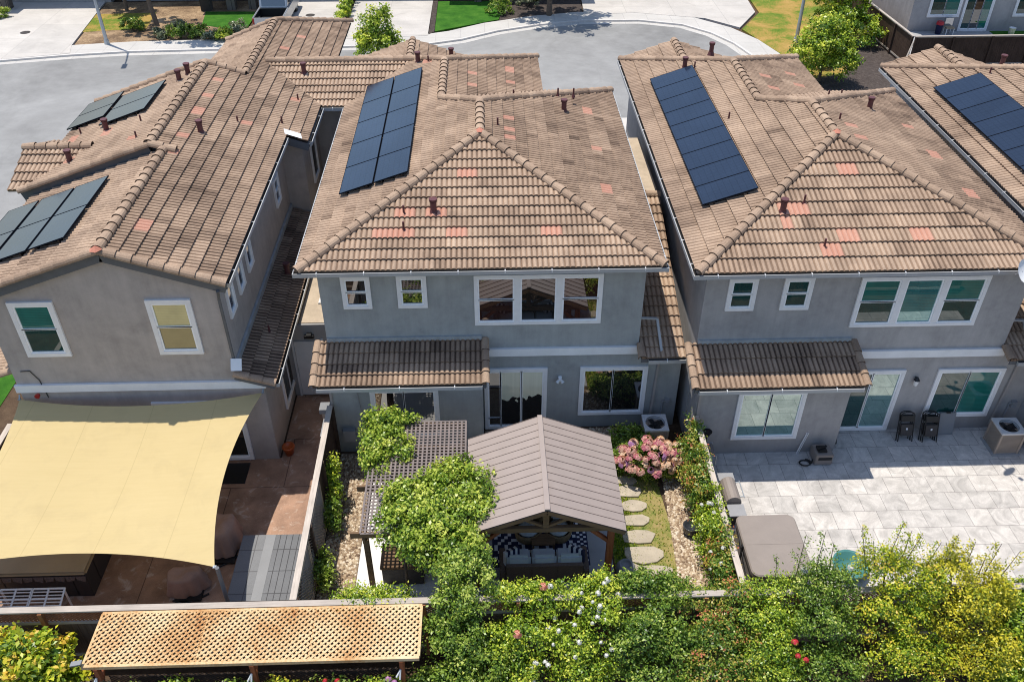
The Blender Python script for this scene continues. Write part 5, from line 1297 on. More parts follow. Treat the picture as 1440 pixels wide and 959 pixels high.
for x, z in ((ex0+.03,gze-.075),(ex1-.03,gze-.075)): mb.box(x-.02,x+.02,gy0+.05,gy1-.05,z-.05,z+.04)
mb.build('fascia', M['beam'], gz)
mb = MB()
for y in (13.55, 16.1):
    mb.box(-.48,2.88,y-.05,y+.05,2.08,2.22); mb.box(gxr-.07,gxr+.07,y-.045,y+.045,2.225,2.98)
    mb.bar((gxr-.05,y,2.25), (gxr-.75,y,2.62), .06, .07); mb.bar((gxr+.05,y,2.25), (gxr+.75,y,2.62), .06, .07)
mb.box(-.42,-.30,13.6,16.05,2.07,2.21); mb.box(2.69,2.81,13.6,16.05,2.07,2.21)
mb.build('beam', M['beam'], gz)
for (x, y) in ((-.36,13.62),(2.75,13.62),(-.36,16.05),(2.75,16.05)):
    mb = MB(); mb.box(x-.075,x+.075,y-.075,y+.075,.02,2.065); sx = 1 if x < 1 else -1
    mb.bar((x,y,1.55), (x+sx*.55,y,2.08), .08, .09); sy = 1 if y < 14 else -1; mb.bar((x,y,1.55), (x,y+sy*.5,2.08), .08, .09)
    mb.build('post', M['cedar'], gz)

# rug
rg = thing('rug', 'navy and white geometric outdoor rug under the gazebo furniture', 'rug', (1.2,15.3,.02))
mb = MB(); mb.box(-.05,2.42,14.15,16.5,.021,.03, 0)
K = 12; gx = np.linspace(-.0,2.12,25); gy = np.linspace(14.2,16.45,25)
for i in range(24):
    for j in range(24):
        u = ((i % 12)-5.5); v = ((j % 12)-5.5)
        if int(abs(u)+abs(v)) % 3 == 0: mb.add([(gx[i],gy[j],.034),(gx[i+1],gy[j],.034),(gx[i+1],gy[j+1],.034),(gx[i],gy[j+1],.034)], [(0,1,2,3)], 1)
for j in range(30):
    for i in range(3):
        if (i+j) % 2: 
            x = 2.15+.085*i; y = 14.2+.075*j; mb.add([(x,y,.034),(x+.07,y,.034),(x+.07,y+.06,.034),(x,y+.06,.034)], [(0,1,2,3)], 1)
mb.build('weave', [M['navy'], M['whitefab']], rg)

# sofa seen from behind
sf = thing('sofa', 'three seat brown wicker sofa with pale cushions under the gazebo', 'sofa', (1.22,14.0,.03))
mb = MB(); mb.box(.28,2.16,13.62,14.38,.08,.30); mb.box(.28,2.16,13.60,13.70,.08,.72)
for x in (.82+.08,1.45+.08): mb.box(x-.008,x+.008,13.592,13.60,.1,.70)
mb.build('base', M['wicker'], sf, bevel=.015)
for x0 in (.12, 2.165): 
    mb = MB(); mb.box(x0,x0+.15,13.62,14.38,.06,.52); mb.build('arm', M['wicker'], sf, bevel=.02)
for x0 in (.29, .915, 1.54):
    mb = MB(); mb.box(x0+.01,x0+.60,13.90,14.40,.305,.45); mb.build('seat_cushion', M['cushion'], sf, bevel=.04)
    mb = MB(); mb.obox((x0+.305,13.80,.66), (1,0,0), (0,.95,-.3), (0,.3,.95), .295, .09, .20); mb.build('back_cushion', M['cushion'], sf, bevel=.07)
for x0, rz in ((.42,.5),(2.03,-.5)):
    pl = thing('striped_pillow', 'navy and white striped pillow at the %s end of the sofa' % ('vine side' if x0 < 1 else 'flagstone side'), 'pillow', (x0,14.02,.46), 'striped pillows on the sofa')
    mb = MB(); ca, sa = math.cos(rz), math.sin(rz)
    for k in range(6):
        o = (k-2.5)*.068; mb.obox((x0+ca*o,14.0+sa*o,.66), (ca,sa,0), (-sa*.9,ca*.9,-.4), (0,.4,.9), .034, .05+.03*(1-abs(k-2.5)/3), .17, k % 2)
    mb.build('cover', [M['whitefab'], M['navy']], pl)
for i, x0 in enumerate((.88,1.66)):
    ch = thing('wicker_chair', 'round tan wicker chair with white cushion, %s of the two facing the sofa' % ('nearer the vine' if i == 0 else 'nearer the flagstones'), 'chair', (x0,15.1,.03), 'round wicker chairs facing the sofa')
    mb = MB(); mb.lathe((x0,15.1,.03), [(.25,0),(.34,.1),(.37,.34),(.34,.36)], 20)
    vs = []; fs = []; N = 14
    for j in range(N+1):
        a = math.pi*(j/N*1.1-.05)
        for (r, z) in ((.37,.34),(.40,.68),(.35,.70),(.33,.36)): vs.append((x0+r*math.cos(a),15.1+r*math.sin(a),.03+z))
    for j in range(N):
        for q in range(4): fs.append((j*4+q,(j+1)*4+q,(j+1)*4+(q+1) % 4,j*4+(q+1) % 4))
    mb.add(vs, fs, 0, .5, True); mb.build('shell', M['wickertan'], ch)
    mb = MB(); mb.lathe((x0,15.06,.38), [(0,.10),(.18,.10),(.27,.06),(.27,0),(0,0)], 20); mb.build('seat_cushion', M['cushion'], ch)
    pw = thing('pillow', 'white pillow with a dark motif on the chair %s' % ('nearer the vine' if i == 0 else 'nearer the flagstones'), 'pillow', (x0,15.24,.5), 'pillows on the wicker chairs')
    mb = MB(); mb.obox((x0,15.25,.66), (1,0,0), (0,.9,.35), (0,-.35,.9), .17, .05, .16, 0); mb.build('cover', M['whitefab'], pw, bevel=.04)
    mb = MB(); mb.obox((x0,15.195,.68), (1,0,0), (0,.9,.35), (0,-.35,.9), .07, .006, .06, 0); mb.build('motif', M['black'], pw)
ct = thing('coffee_table', 'low dark coffee table between the sofa and wicker chairs', 'table', (1.25,14.72,.03))
mb = MB(); mb.box(.95,1.55,14.55,14.9,.34,.38); mb.build('tabletop', M['beam'], ct)
for (x, y) in ((.99,14.59),(1.51,14.59),(.99,14.86),(1.51,14.86)):
    mb = MB(); mb.box(x-.025,x+.025,y-.025,y+.025,.035,.338); mb.build('leg', M['beam'], ct)
rp = MB(); rp.lathe((3.25,13.85,0), [(.0,0),(.16,.0),(.24,.15),(.24,.3),(.17,.42),(.13,.42),(.12,.36),(0,.36)], 20)
tag(rp.build('stone_pot', M['stonepot']), 'rounded grey stone pot in the gazebo shade beside the flagstones', 'pot')
rp = MB(); rp.lathe((5.12,15.1,0), [(.0,0),(.12,0),(.20,.16),(.18,.30),(.21,.33),(.17,.33),(.15,.27),(0,.25)], 24)
tag(rp.build('urn', M['pot']), 'dark glazed urn standing on the gravel against the roses', 'urn')

# ------------------------------------------------------------------ condensers
def condenser(label, x0, x1, y0, y1, h=.82):
    rt = thing('air_conditioner', label, 'air conditioner', ((x0+x1)/2,(y0+y1)/2,0), 'air conditioner units behind the houses')
    mb = MB(); mb.box(x0-.06,x1+.06,y0-.06,y1+.06,0,.05); mb.build('pad', M['slab'], rt)
    mb = MB(); mb.box(x0+.01,x1-.01,y0+.01,y1-.01,.05,h-.17)
    for (a_, b_, c_, d_) in ((x0+.01,x1-.01,y0+.01,y0+.03),(x0+.01,x1-.01,y1-.03,y1-.01),(x0+.01,x0+.03,y0+.031,y1-.031),(x1-.03,x1-.01,y0+.031,y1-.031)): mb.box(a_, b_, c_, d_, h-.169, h-.052)
    for k in range(18):
        z = .10+k*(h-.20)/18; mb.box(x0,x1,y0,y1,z,z+.012)
    for (a, b) in ((x0,y0),(x1,y0),(x0,y1),(x1,y1)): mb.box(a-.015 if a == x0 else a-.045, a+.045 if a == x0 else a+.015, b-.015 if b == y0 else b-.045, b+.045 if b == y0 else b+.015, .05, h-.055)
    mb.build('casing', M['acbody'], rt)
    cx, cy = (x0+x1)/2, (y0+y1)/2; r = min(x1-x0,y1-y0)/2-.05
    mb = MB(); n = 40; vs = []; fs = []
    for k in range(n):
        a = 2*math.pi*k/n; c_, s_ = math.cos(a), math.sin(a); e = max(abs(c_), abs(s_)); hx, hy = (x1-x0)/2+.02, (y1-y0)/2+.02
        vs += [(cx+r*c_,cy+r*s_,h), (cx+hx*c_/e*.995,cy+hy*s_/e*.995,h), (cx+hx*c_/e*.995,cy+hy*s_/e*.995,h-.05), (cx+r*c_,cy+r*s_,h-.155)]
    for k in range(n):
        b, c = 4*k, 4*((k+1) % n)
        fs += [(b,b+1,c+1,c),(b+1,b+2,c+2,c+1),(b,c,c+3,b+3)]
    mb.add(vs, fs); mb.build('top_panel', M['actop'], rt)
    mb = MB(); mb.cyl((cx,cy,h-.14), (cx,cy,h-.135), r, r, 28)
    mb.cyl((cx,cy,h-.11), (cx,cy,h-.06), .08, .08, 12)
    for k in range(4):
        a = k*math.pi/2+.4; mb.obox((cx+math.cos(a)*r*.55,cy+math.sin(a)*r*.55,h-.09), (math.cos(a),math.sin(a),0), (-math.sin(a),math.cos(a),.35), (0,0,1), r*.38, .09, .004)
    for q in (.25,.5,.75,1.0):
        ring = [(cx+r*q*math.cos(2*math.pi*k/28),cy+r*q*math.sin(2*math.pi*k/28),h-.012) for k in range(29)]; mb.tube(ring, .004, 4)
    mb.build('fan', M['black'], rt)
    return rt
condenser('white topped air conditioner behind the hydrangea', 4.36, 5.02, 18.2, 18.86, .80)
condenser('tan air conditioner on the paved patio by the folding chairs', 14.42, 15.1, 17.72, 18.36, .84)

# ------------------------------------------------------------------ left yard
def sail():
    A, B, Cc, D = np.array((-12.6,18.12,2.50)), np.array((-6.12,18.08,2.60)), np.array((-6.09,12.42,2.48)), np.array((-12.6,12.6,2.30))
    n = 40; V = []; F = []
    for i in range(n+1):
        for j in range(n+1):
            u, v = i/n, j/n
            p = A*(1-u)*(1-v)+B*u*(1-v)+Cc*u*v+D*(1-u)*v
            cu, cv = 4*u*(1-u), 4*v*(1-v)
            # edges hang in towards the middle, cloth sags a little
            p = p + np.array((0,-1,0))*(.40*cu*(1-v)**2) + np.array((0,1,0))*(.45*cu*v**2) + np.array((-1,0,0))*(.38*cv*u**2) + np.array((1,0,0))*(.3*cv*(1-u)**2)
            p[2] += -.16*cu*cv + .02*math.sin(u*7+v*3)*cu*cv
            V.append(p)
    for i in range(n):
        for j in range(n): F.append((i*(n+1)+j,(i+1)*(n+1)+j,(i+1)*(n+1)+j+1,i*(n+1)+j+1))
    return np.array(V), np.array(F)
ss = thing('shade_sail', 'large sand coloured shade sail stretched over the brown patio', 'shade sail', (-9.3,15.3,2.4))
V, F = sail(); np_mesh('cloth', V, F, np.full(len(F), .5), M['sail'], ss, True)
mb = MB()
for p, q in (((-12.6,18.12,2.50),(-12.6,18.195,2.60)),((-6.12,18.08,2.60),(-6.11,18.195,2.68)),((-6.09,12.42,2.48),(-6.02,12.36,2.5))): mb.cyl(p, q, .022, .022, 8); mb.obox(p, (1,0,0), (0,1,0), (0,0,1), .035, .035, .012)
mb.build('corner_clip', M['alu'], ss)
sp = MB(); sp.cyl((-6.0,12.33,0), (-6.0,12.33,2.56), .05, .045, 12); sp.cyl((-6.0,12.33,0), (-6.0,12.33,.02), .12, .12, 12)
tag(sp.build('sail_post', M['fascia']), 'dark steel post holding the free corner of the sand sail', 'post')
ht = thing('hot_tub', 'dark panelled hot tub with a tan cover under the sand sail', 'hot tub', (-10.9,14.8,0))
mb = MB(); mb.box(-12.1,-9.78,13.62,15.85,0,.80)
for x in (-11.8,-10.15): mb.box(x-.02,x+.02,13.605,13.62,.03,.78)
for y in (14.1,15.3): mb.box(-9.78,-9.765,y-.02,y+.02,.03,.78)
mb.build('cabinet', M['tubpanel'], ht, bevel=.03)
mb = MB(); mb.box(-12.14,-9.74,13.58,15.89,.805,.92); mb.build('cover', M['tubcover2'], ht, bevel=.05)
mb = MB()
for k in range(9):
    x = -12.0+k*.25; mb.add([(x,13.57,.82),(x+.25,13.57,.82),(x+.22,13.53,.66+.05*(k % 2)),(x+.03,13.545,.66+.05*((k+1) % 2))], [(0,1,2,3)])
mb.build('skirt', M['wicker'], ht)
wr = thing('slatted_rack', 'white two panel slatted rack standing at the rear fence', 'rack', (-10.8,13.1,0))
for x0 in (-11.62, -10.86):
    mb = MB(); a0, a1, y0, y1, z0, z1 = x0, x0+.74, 12.78, 13.25, .66, .80
    L = lambda t: (y0+(y1-y0)*t, z0+(z1-z0)*t)
    for t in (0,.16,.33,.5,.67,.84,1.0):
        y, z = L(t); mb.bar((a0,y,z), (a1,y,z), .045 if t in (0,.5,1.0) else .022, .02)
    for k in range(3):
        x = a0+(a1-a0)*k/2; mb.bar((x,y0,z0+.012), (x,y1,z1+.012), .04, .02)
    mb.build('panel', M['white'], wr)
for (x, y) in ((-11.6,12.82),(-10.14,12.82),(-11.6,13.22),(-10.14,13.22)):
    mb = MB(); mb.bar((x,y,0), (x,y,.66 if y < 13 else .78), .035, .035); mb.build('leg', M['white'], wr)
gc = thing('panel_cover', 'grey rectangular panelled cover lying by the lattice side fence', 'cover', (-5.6,14.0,0))
mb = MB(); mb.box(-6.36,-4.88,13.02,14.98,.0,.42); mb.build('body', M['tubpanel'], gc, bevel=.02)
mb = MB(); mb.box(-6.38,-5.80,13.0,15.0,.424,.475); mb.build('smooth_panel', M['covergrey'], gc)
mb = MB(); mb.box(-5.798,-5.55,13.0,15.0,.424,.477); mb.build('strip', M['coverlight'], gc)
mb = MB(); mb.box(-5.548,-4.86,13.0,15.0,.424,.474); mb.build('tiled_panel', M['covergrey2'], gc)
def drape(label, cx, cy, rx, ry, h, seed, name='furniture_cover'):
    rt = thing(name, label, 'furniture cover', (cx,cy,0), 'cloth covered patio furniture')
    n, m_ = 64, 14; vs = []; fs = []; rg_ = random.Random(seed)
    legs = [rg_.uniform(-.25,.25) for _ in range(6)]
    for k in range(m_+1):
        q = k/m_
        for i in range(n):
            a = 2*math.pi*i/n; e = max(abs(math.cos(a)), abs(math.sin(a)))**-.45*(1+.12*math.sin(2*a+seed)+.08*math.sin(3*a))
            f = .5*math.sin(a*7+seed)+.35*math.sin(a*13+seed*2.3)+.3*math.sin(a*3+seed)
            r = q*1.5 if q < .5 else .75+.5*(q-.5)+f*.22*(q-.45)
            bump_ = .10*math.exp(-((r*math.cos(a)-.35)**2+(r*math.sin(a)+.1)**2)*9)-.06*math.exp(-((r*math.cos(a)+.2)**2+(r*math.sin(a))**2)*12)
            z = h*(1-.10*q)+bump_ if q < .5 else h*(.95-(q-.5)*1.65)+bump_*.3+.05*f*(q-.4)
            vs.append((cx+rx*math.cos(a)*e*r, cy+ry*math.sin(a)*e*r, max(.06+.05*f, z)))
    for k in range(m_):
        for i in range(n): fs.append((k*n+i,k*n+(i+1) % n,(k+1)*n+(i+1) % n,(k+1)*n+i))
    mb = MB(); mb.add(vs, fs, 0, .5, True); mb.build('cloth', M['brownfab'], rt)
    mb = MB(); mb.tube([(cx-rx*.6,cy-ry*1.05,.03),(cx,cy-ry*1.3,.03),(cx+rx*.6,cy-ry*1.05,.03),(cx+rx*1.2,cy-ry*.5,.03)], .025, 6); mb.box(cx-rx*.5,cx+rx*.9,cy-ry*1.15,cy+ry*.4,.02,.08)
    mb.build('frame', M['black'], rt)
drape('brown cloth heap over a chair frame under the sail edge by the rear fence', -7.55, 13.75, .46, .34, .62, 1)
drape('brown cloth covered furniture peeking out beside the sail, near the grey cover', -6.95, 15.1, .42, .55, .85, 2)
op = thing('flower_pot', 'orange flower pot at the tan house corner', 'pot', (-5.85,18.35,0))
mb = MB(); mb.lathe((-5.85,18.4,0), [(0,0),(.11,0),(.16,.26),(.18,.26),(.18,.31),(.14,.31),(.12,.25),(0,.25)], 18); mb.build('body', M['orange'], op)
wb = thing('meter_shelf', 'pale stack of boxes on the head of the lattice side fence', 'box', (-4.6,18.3,0))
mb = MB(); mb.box(-4.72,-4.46,18.36,18.62,0,1.55); mb.build('lower_box', M['latpale'], wb, bevel=.01)
mb = MB(); mb.box(-4.78,-4.42,18.32,18.66,1.56,1.72); mb.build('lid', M['coverlight'], wb, bevel=.01)
dm = MB(); dm.box(-8.1,-6.9,17.25,18.05,.002,.016); tag(dm.build('door_mat', M['black']), 'dark mat in front of the tan house sliding door', 'mat')

# ------------------------------------------------------------------ paved patio things
tb = thing('hot_tub', 'hot tub with taupe rounded cover between the paved patio and side fence', 'hot tub', (6.9,13.95,0))
def rrect(x0, x1, y0, y1, r, n=6):
    pts = []
    for (cx, cy, a0) in ((x1-r,y0+r,-90),(x1-r,y1-r,0),(x0+r,y1-r,90),(x0+r,y0+r,180)):
        for k in range(n+1): a = R(a0+90*k/n); pts.append((cx+r*math.cos(a), cy+r*math.sin(a)))
    return pts
mb = MB(); mb.prism(rrect(6.16,7.58,13.06,14.86,.16), 0, .80); mb.build('cabinet', M['tubcover'], tb)
mb = MB()
prof = [rrect(6.12,7.62,13.0,14.9,.20), rrect(6.12,7.62,13.0,14.9,.20), rrect(6.15,7.59,13.03,14.87,.18)]
n = len(prof[0]); vs = [(x,y,.78) for x, y in prof[0]]+[(x,y,.89) for x, y in prof[1]]+[(x,y,.92) for x, y in prof[2]]
fs = []
for k in range(2):
    for i in range(n): fs.append((k*n+i,k*n+(i+1) % n,(k+1)*n+(i+1) % n,(k+1)*n+i))
fs.append(tuple(range(2*n,3*n))); mb.add(vs, fs); mb.box(6.16,7.58,13.94,13.965,.921,.925); cv = mb.build('cover', M['tubcover'], tb)
mb = MB(); mb.bar((6.10,13.4,.55),(6.10,14.4,.86),.02,.03); mb.box(6.09,6.115,13.9,13.98,.4,.9); mb.build('strap', M['black'], cv)
gr = thing('grill', 'grey hooded gas grill with a side shelf at the side fence', 'grill', (6.25,15.75,0))
mb = MB(); mb.box(6.02,6.42,15.35,16.15,.12,.78)
for y in (15.4,16.1): mb.cyl((6.06,y,.07),(6.38,y,.07),.07,.07,10)
mb.build('cart', M['tubpanel'], gr)
vs = []; fs = []; n = 9
for j, y in enumerate((15.38,16.12)):
    for k in range(n):
        a = math.pi*k/(n-1); vs.append((6.22+.21*math.cos(a), y, .80+.24*math.sin(a)))
for k in range(n-1): fs.append((k,k+1,n+k+1,n+k))
fs += [tuple(range(n))[::-1], tuple(range(n,2*n))]
mb = MB(); mb.add(vs, fs); mb.build('hood', M['tubcover'], gr)
mb = MB(); mb.tube([(6.50,15.45,.95),(6.50,16.05,.95)], .014, 8); mb.bar((6.40,15.5,.93),(6.50,15.5,.95),.02,.02); mb.bar((6.40,16.0,.93),(6.50,16.0,.95),.02,.02); mb.build('handle', M['alu'], gr)
mb = MB(); mb.box(6.02,6.46,14.93,15.33,.80,.84); mb.build('side_shelf', M['steelgrey'], gr)
mb = MB(); mb.box(6.02,6.44,16.17,16.45,.80,.835); mb.build('side_shelf', M['steelgrey'], gr)
st = thing('side_table', 'small grey table with a bright steel leg frame by the rose fence', 'table', (6.02,17.5,0))
mb = MB(); mb.box(5.78,6.18,17.25,17.75,.66,.69); mb.build('tabletop', M['tubcover'], st)
mb = MB(); mb.tube([(6.2,17.24,0),(6.2,17.24,.70),(5.76,17.24,.70)], .014, 8); mb.tube([(6.2,17.76,0),(6.2,17.76,.70),(5.76,17.76,.70),(5.76,17.76,0)], .014, 8); mb.build('leg', M['alu'], st)
gl = thing('garden_lamp', 'black cone shaped garden lamp near the side table', 'lamp', (6.05,17.9,0))
mb = MB(); mb.cyl((6.05,17.9,0),(6.05,17.9,.85),.014,.014,8); mb.build('stake', M['black'], gl); mb = MB(); mb.cyl((6.05,17.9,.82),(6.05,17.9,1.0),.05,.13,12); mb.build('head', M['black'], gl)
bx = thing('heater_box', 'dark grey box unit with an open front slot and coiled hose on pavers', 'appliance', (9.4,17.6,0))
mb = MB(); mb.box(9.12,9.62,17.45,17.92,.03,.40); mb.build('casing', M['tubcover'], bx, bevel=.015)
mb = MB(); mb.box(9.2,9.58,17.435,17.449,.22,.31); mb.box(9.2,9.45,17.55,17.8,.405,.46); mb.obox((9.32,17.68,.49),(1,.4,0),(-.4,1,0),(0,0,1),.16,.03,.02); mb.build('slot', M['black'], bx)
mb = MB(); pts = [(9.13,17.6,.12)]
for k in range(15): a = k*.55; pts.append((8.88+.16*math.cos(a),17.52+.12*math.sin(a),.03+.004*k))
mb.tube(pts, .022, 7); mb.build('hose', M['black'], bx)
bs = MB(); bs.bar((8.75,17.93,0),(8.95,18.02,.75),.03,.02); bs.bar((8.80,17.93,0),(9.0,18.02,.75),.015,.02)
tag(bs.build('leaning_stick', M['trim']), 'pale stick leaning on the wall beside the dark box unit', 'stick')
fu = MB(); fu.tube([(9.92,18.3,.05),(9.93,18.45,.62)], [.07,.03], 8); fu.tube([(10.0,18.3,.03),(9.99,18.5,.55)], [.05,.03], 8); fu.cyl((9.93,18.44,.6),(9.935,18.5,.85),.015,.012,8)
tag(fu.build('closed_umbrella', M['black']), 'black folded umbrella propped at the bay corner by the glass door', 'umbrella')
def folding_chairs(label, x, n):
    for k in range(n):
        y = 18.72-.05*k; xx = x+.035*k
        rt = thing('folding_chair', label[k], 'folding chair', (xx,y,0), 'black folding chairs leaning on the wall')
        lean = lambda z, o=0: (y-.02-.30*(1-z/.9)+o)
        mb = MB(); 
        for s in (-1, 1): mb.tube([(xx+s*.21,lean(0),.0),(xx+s*.20,lean(.45),.45),(xx+s*.19,lean(.80),.80)], .016, 8)
        arc = [(xx+.19*math.cos(math.pi*q/8), lean(.80+.09*math.sin(math.pi*q/8)), .80+.09*math.sin(math.pi*q/8)) for q in range(9)]
        mb.tube(arc, .016, 8); mb.build('front_frame', M['black'], rt)
        mb = MB()
        for s in (-1, 1): mb.tube([(xx+s*.17,lean(0,.07),.0),(xx+s*.17,lean(.6,.04),.6)], .014, 8)
        mb.bar((xx-.17,lean(.3,.055),.3),(xx+.17,lean(.3,.055),.3),.016,.016); mb.build('rear_frame', M['black'], rt)
        mb = MB(); mb.obox((xx,lean(.70)-.01,.70), (1,0,0), (0,.33,.95), (0,-.95,.33), .18, .09, .01); mb.build('backrest', M['black'], rt)
        mb = MB(); mb.obox((xx,lean(.36)-.015,.36), (1,0,0), (0,.33,.95), (0,-.95,.33), .175, .18, .012)
        mb.build('seat', M['tubpanel'], rt, bevel=.006)
        mb = MB(); mb.obox((xx,lean(.40)-.030,.40), (1,0,0), (0,.33,.95), (0,-.95,.33), .025, .03, .002); mb.build('tag', M['white'], rt)
folding_chairs(['black folding chair standing alone nearest the sliding glass door','black folding chair behind the one nearest the glass door'], 12.05, 2)
folding_chairs(['rear chair of the black pair beside the grey board','middle chair of the black folding trio beside the grey board','front chair of the black folding trio, overlapping the others'], 12.72, 3)
fb = thing('folded_table', 'pale grey folded table board leaning under the window next to the black chairs', 'folding table', (13.38,18.75,0))
mb = MB(); mb.obox((13.36,18.70,.36), (1,0,0), (0,.25,.97), (0,-.97,.25), .24, .36, .02); mb.build('tabletop', M['coverlight'], fb, bevel=.01)
mb = MB(); mb.obox((13.36,18.78,.71), (1,0,0), (0,.25,.97), (0,-.97,.25), .06, .02, .022); mb.build('handle', M['black'], fb)
tp = thing('plastic_tub', 'round teal plastic tub on the pavers behind the tall shrub', 'tub', (8.85,13.75,0))
mb = MB(); mb.lathe((8.85,13.75,0), [(0,.02),(.34,.02),(.40,.30),(.44,.31),(.44,.34),(.38,.33),(.33,.08),(0,.08)], 24); mb.build('bowl', M['tealplastic'], tp)

# ------------------------------------------------------------------ street furniture, vehicles, far houses
def street_lamp(label, x, y, arm):
    rt = thing('street_lamp', label, 'street lamp', (x,y,.1), 'steel street lamps')
    mb = MB(); mb.cyl((x,y,.1),(x,y,8.4),.11,.06,12); mb.cyl((x,y,.1),(x,y,.35),.16,.14,12); mb.build('pole', M['alu'], rt)
    mb = MB(); mb.tube([(x,y,8.3),(x+arm[0]*.6,y+arm[1]*.6,8.75),(x+arm[0],y+arm[1],8.85)], [.05,.045,.04], 8); mb.build('arm', M['alu'], rt)
    mb = MB(); mb.obox((x+arm[0]*1.12,y+arm[1]*1.12,8.83), (arm[0],arm[1],0), (-arm[1],arm[0],0), (0,0,1), .38, .14, .06); mb.build('lamp_head', M['steelgrey'], rt, bevel=.03)
for (x, y, lb) in ((-28.4,55.7,'dark round utility cover in the wide pale driveway by the street lamp'),(-11.3,58.6,'dark round utility cover in the driveway beside the pickup truck')):
    uc = MB(); uc.cyl((x,y,.112),(x,y,.124),.30,.30,20); uc.cyl((x,y,.124),(x,y,.128),.24,.24,20); tag(uc.build('utility_cover', M['tubpanel']), lb, 'utility cover')
street_lamp('grey street lamp pole beside the wide pale driveway and rock bed', -22.66, 53.5, (.3,-1.8))
street_lamp('blue grey street lamp pole on the dry lawn by the green trees', 18.76, 52.6, (-1.7,-.6))

tk = thing('pickup_truck', 'silver pickup truck with a dark open bed parked on the driveway', 'truck', (-13.15,57.5,.115))
tx, ty, w = -13.2, 54.9, .95
mb = MB()
mb.yprism([(ty+.05,.45),(ty+.05,1.12),(ty+5.4,1.12),(ty+5.75,.95),(ty+5.8,.45)], tx-w, tx-w+.10); mb.yprism([(ty+.05,.45),(ty+.05,1.12),(ty+5.4,1.12),(ty+5.75,.95),(ty+5.8,.45)], tx+w-.10, tx+w)
mb.yprism([(ty+1.95,.45),(ty+1.95,1.12),(ty+5.4,1.12),(ty+5.75,.95),(ty+5.8,.45)], tx-w+.10, tx+w-.10)
mb.build('body', M['silver'], tk, bevel=.03)
mb = MB(); mb.box(tx-w+.10,tx+w-.10,ty+.1,ty+1.94,.5,.62); mb.box(tx-w+.101,tx-w+.13,ty+.1,ty+1.94,.62,1.10); mb.box(tx+w-.13,tx+w-.101,ty+.1,ty+1.94,.62,1.10); mb.box(tx-w+.13,tx+w-.13,ty+1.90,ty+1.945,.62,1.10); mb.build('bed_liner', M['black'], tk)
mb = MB(); mb.box(tx-w+.10,tx+w-.10,ty,ty+.08,.52,1.10); tg = mb.build('tailgate', M['silver'], tk, bevel=.02)
mb = MB(); mb.box(tx-.14,tx+.14,ty-.012,ty-.002,.88,.98); mb.build('handle', M['black'], tg)
mb = MB(); mb.yprism([(ty+1.97,1.125),(ty+2.2,1.82),(ty+3.7,1.82),(ty+4.4,1.125)], tx-w+.08, tx+w-.08); mb.build('cab', M['silver'], tk, bevel=.05)
mb = MB(); mb.obox((tx,ty+2.055,1.47), (1,0,0), (0,.315,.95), (0,-.95,.315), .72, .26, .012); mb.build('rear_window', M['dark'], tk)
mb = MB(); mb.obox((tx,ty+4.09,1.49), (1,0,0), (0,-.71,.705), (0,.705,.71), .74, .36, .012); mb.build('windscreen', M['dark'], tk)
for s in (-1, 1):
    mb = MB(); mb.box(tx+s*(w-.08)-.012,tx+s*(w-.08)+.012,ty+2.35,ty+3.55,1.20,1.70); mb.build('side_window', M['dark'], tk)
    mb = MB(); mb.box(tx+s*(w-.06)-.05,tx+s*(w-.06)+.05,ty-.012,ty+.07,.72,1.05); mb.build('tail_lamp', M['redlamp'], tk)
    mb = MB(); mb.box(tx+s*(w+.12)-.11,tx+s*(w+.12)+.11,ty+3.55,ty+3.65,1.15,1.38); mb.build('wing_mirror', M['black'], tk, bevel=.03)
    for yy in (ty+1.0,ty+4.6):
        mb = MB(); mb.cyl((tx+s*(w-.02),yy,.49),(tx+s*(w-.26),yy,.49),.38,.38,20); wh = mb.build('wheel', M['tyre'], tk)
        mb = MB(); mb.cyl((tx+s*(w-.015),yy,.49),(tx+s*(w-.06),yy,.49),.22,.2,14); mb.build('rim', M['alu'], wh)
mb = MB(); mb.box(tx-w+.02,tx+w-.02,ty-.12,ty-.005,.42,.56); mb.build('bumper', M['alu'], tk, bevel=.02)

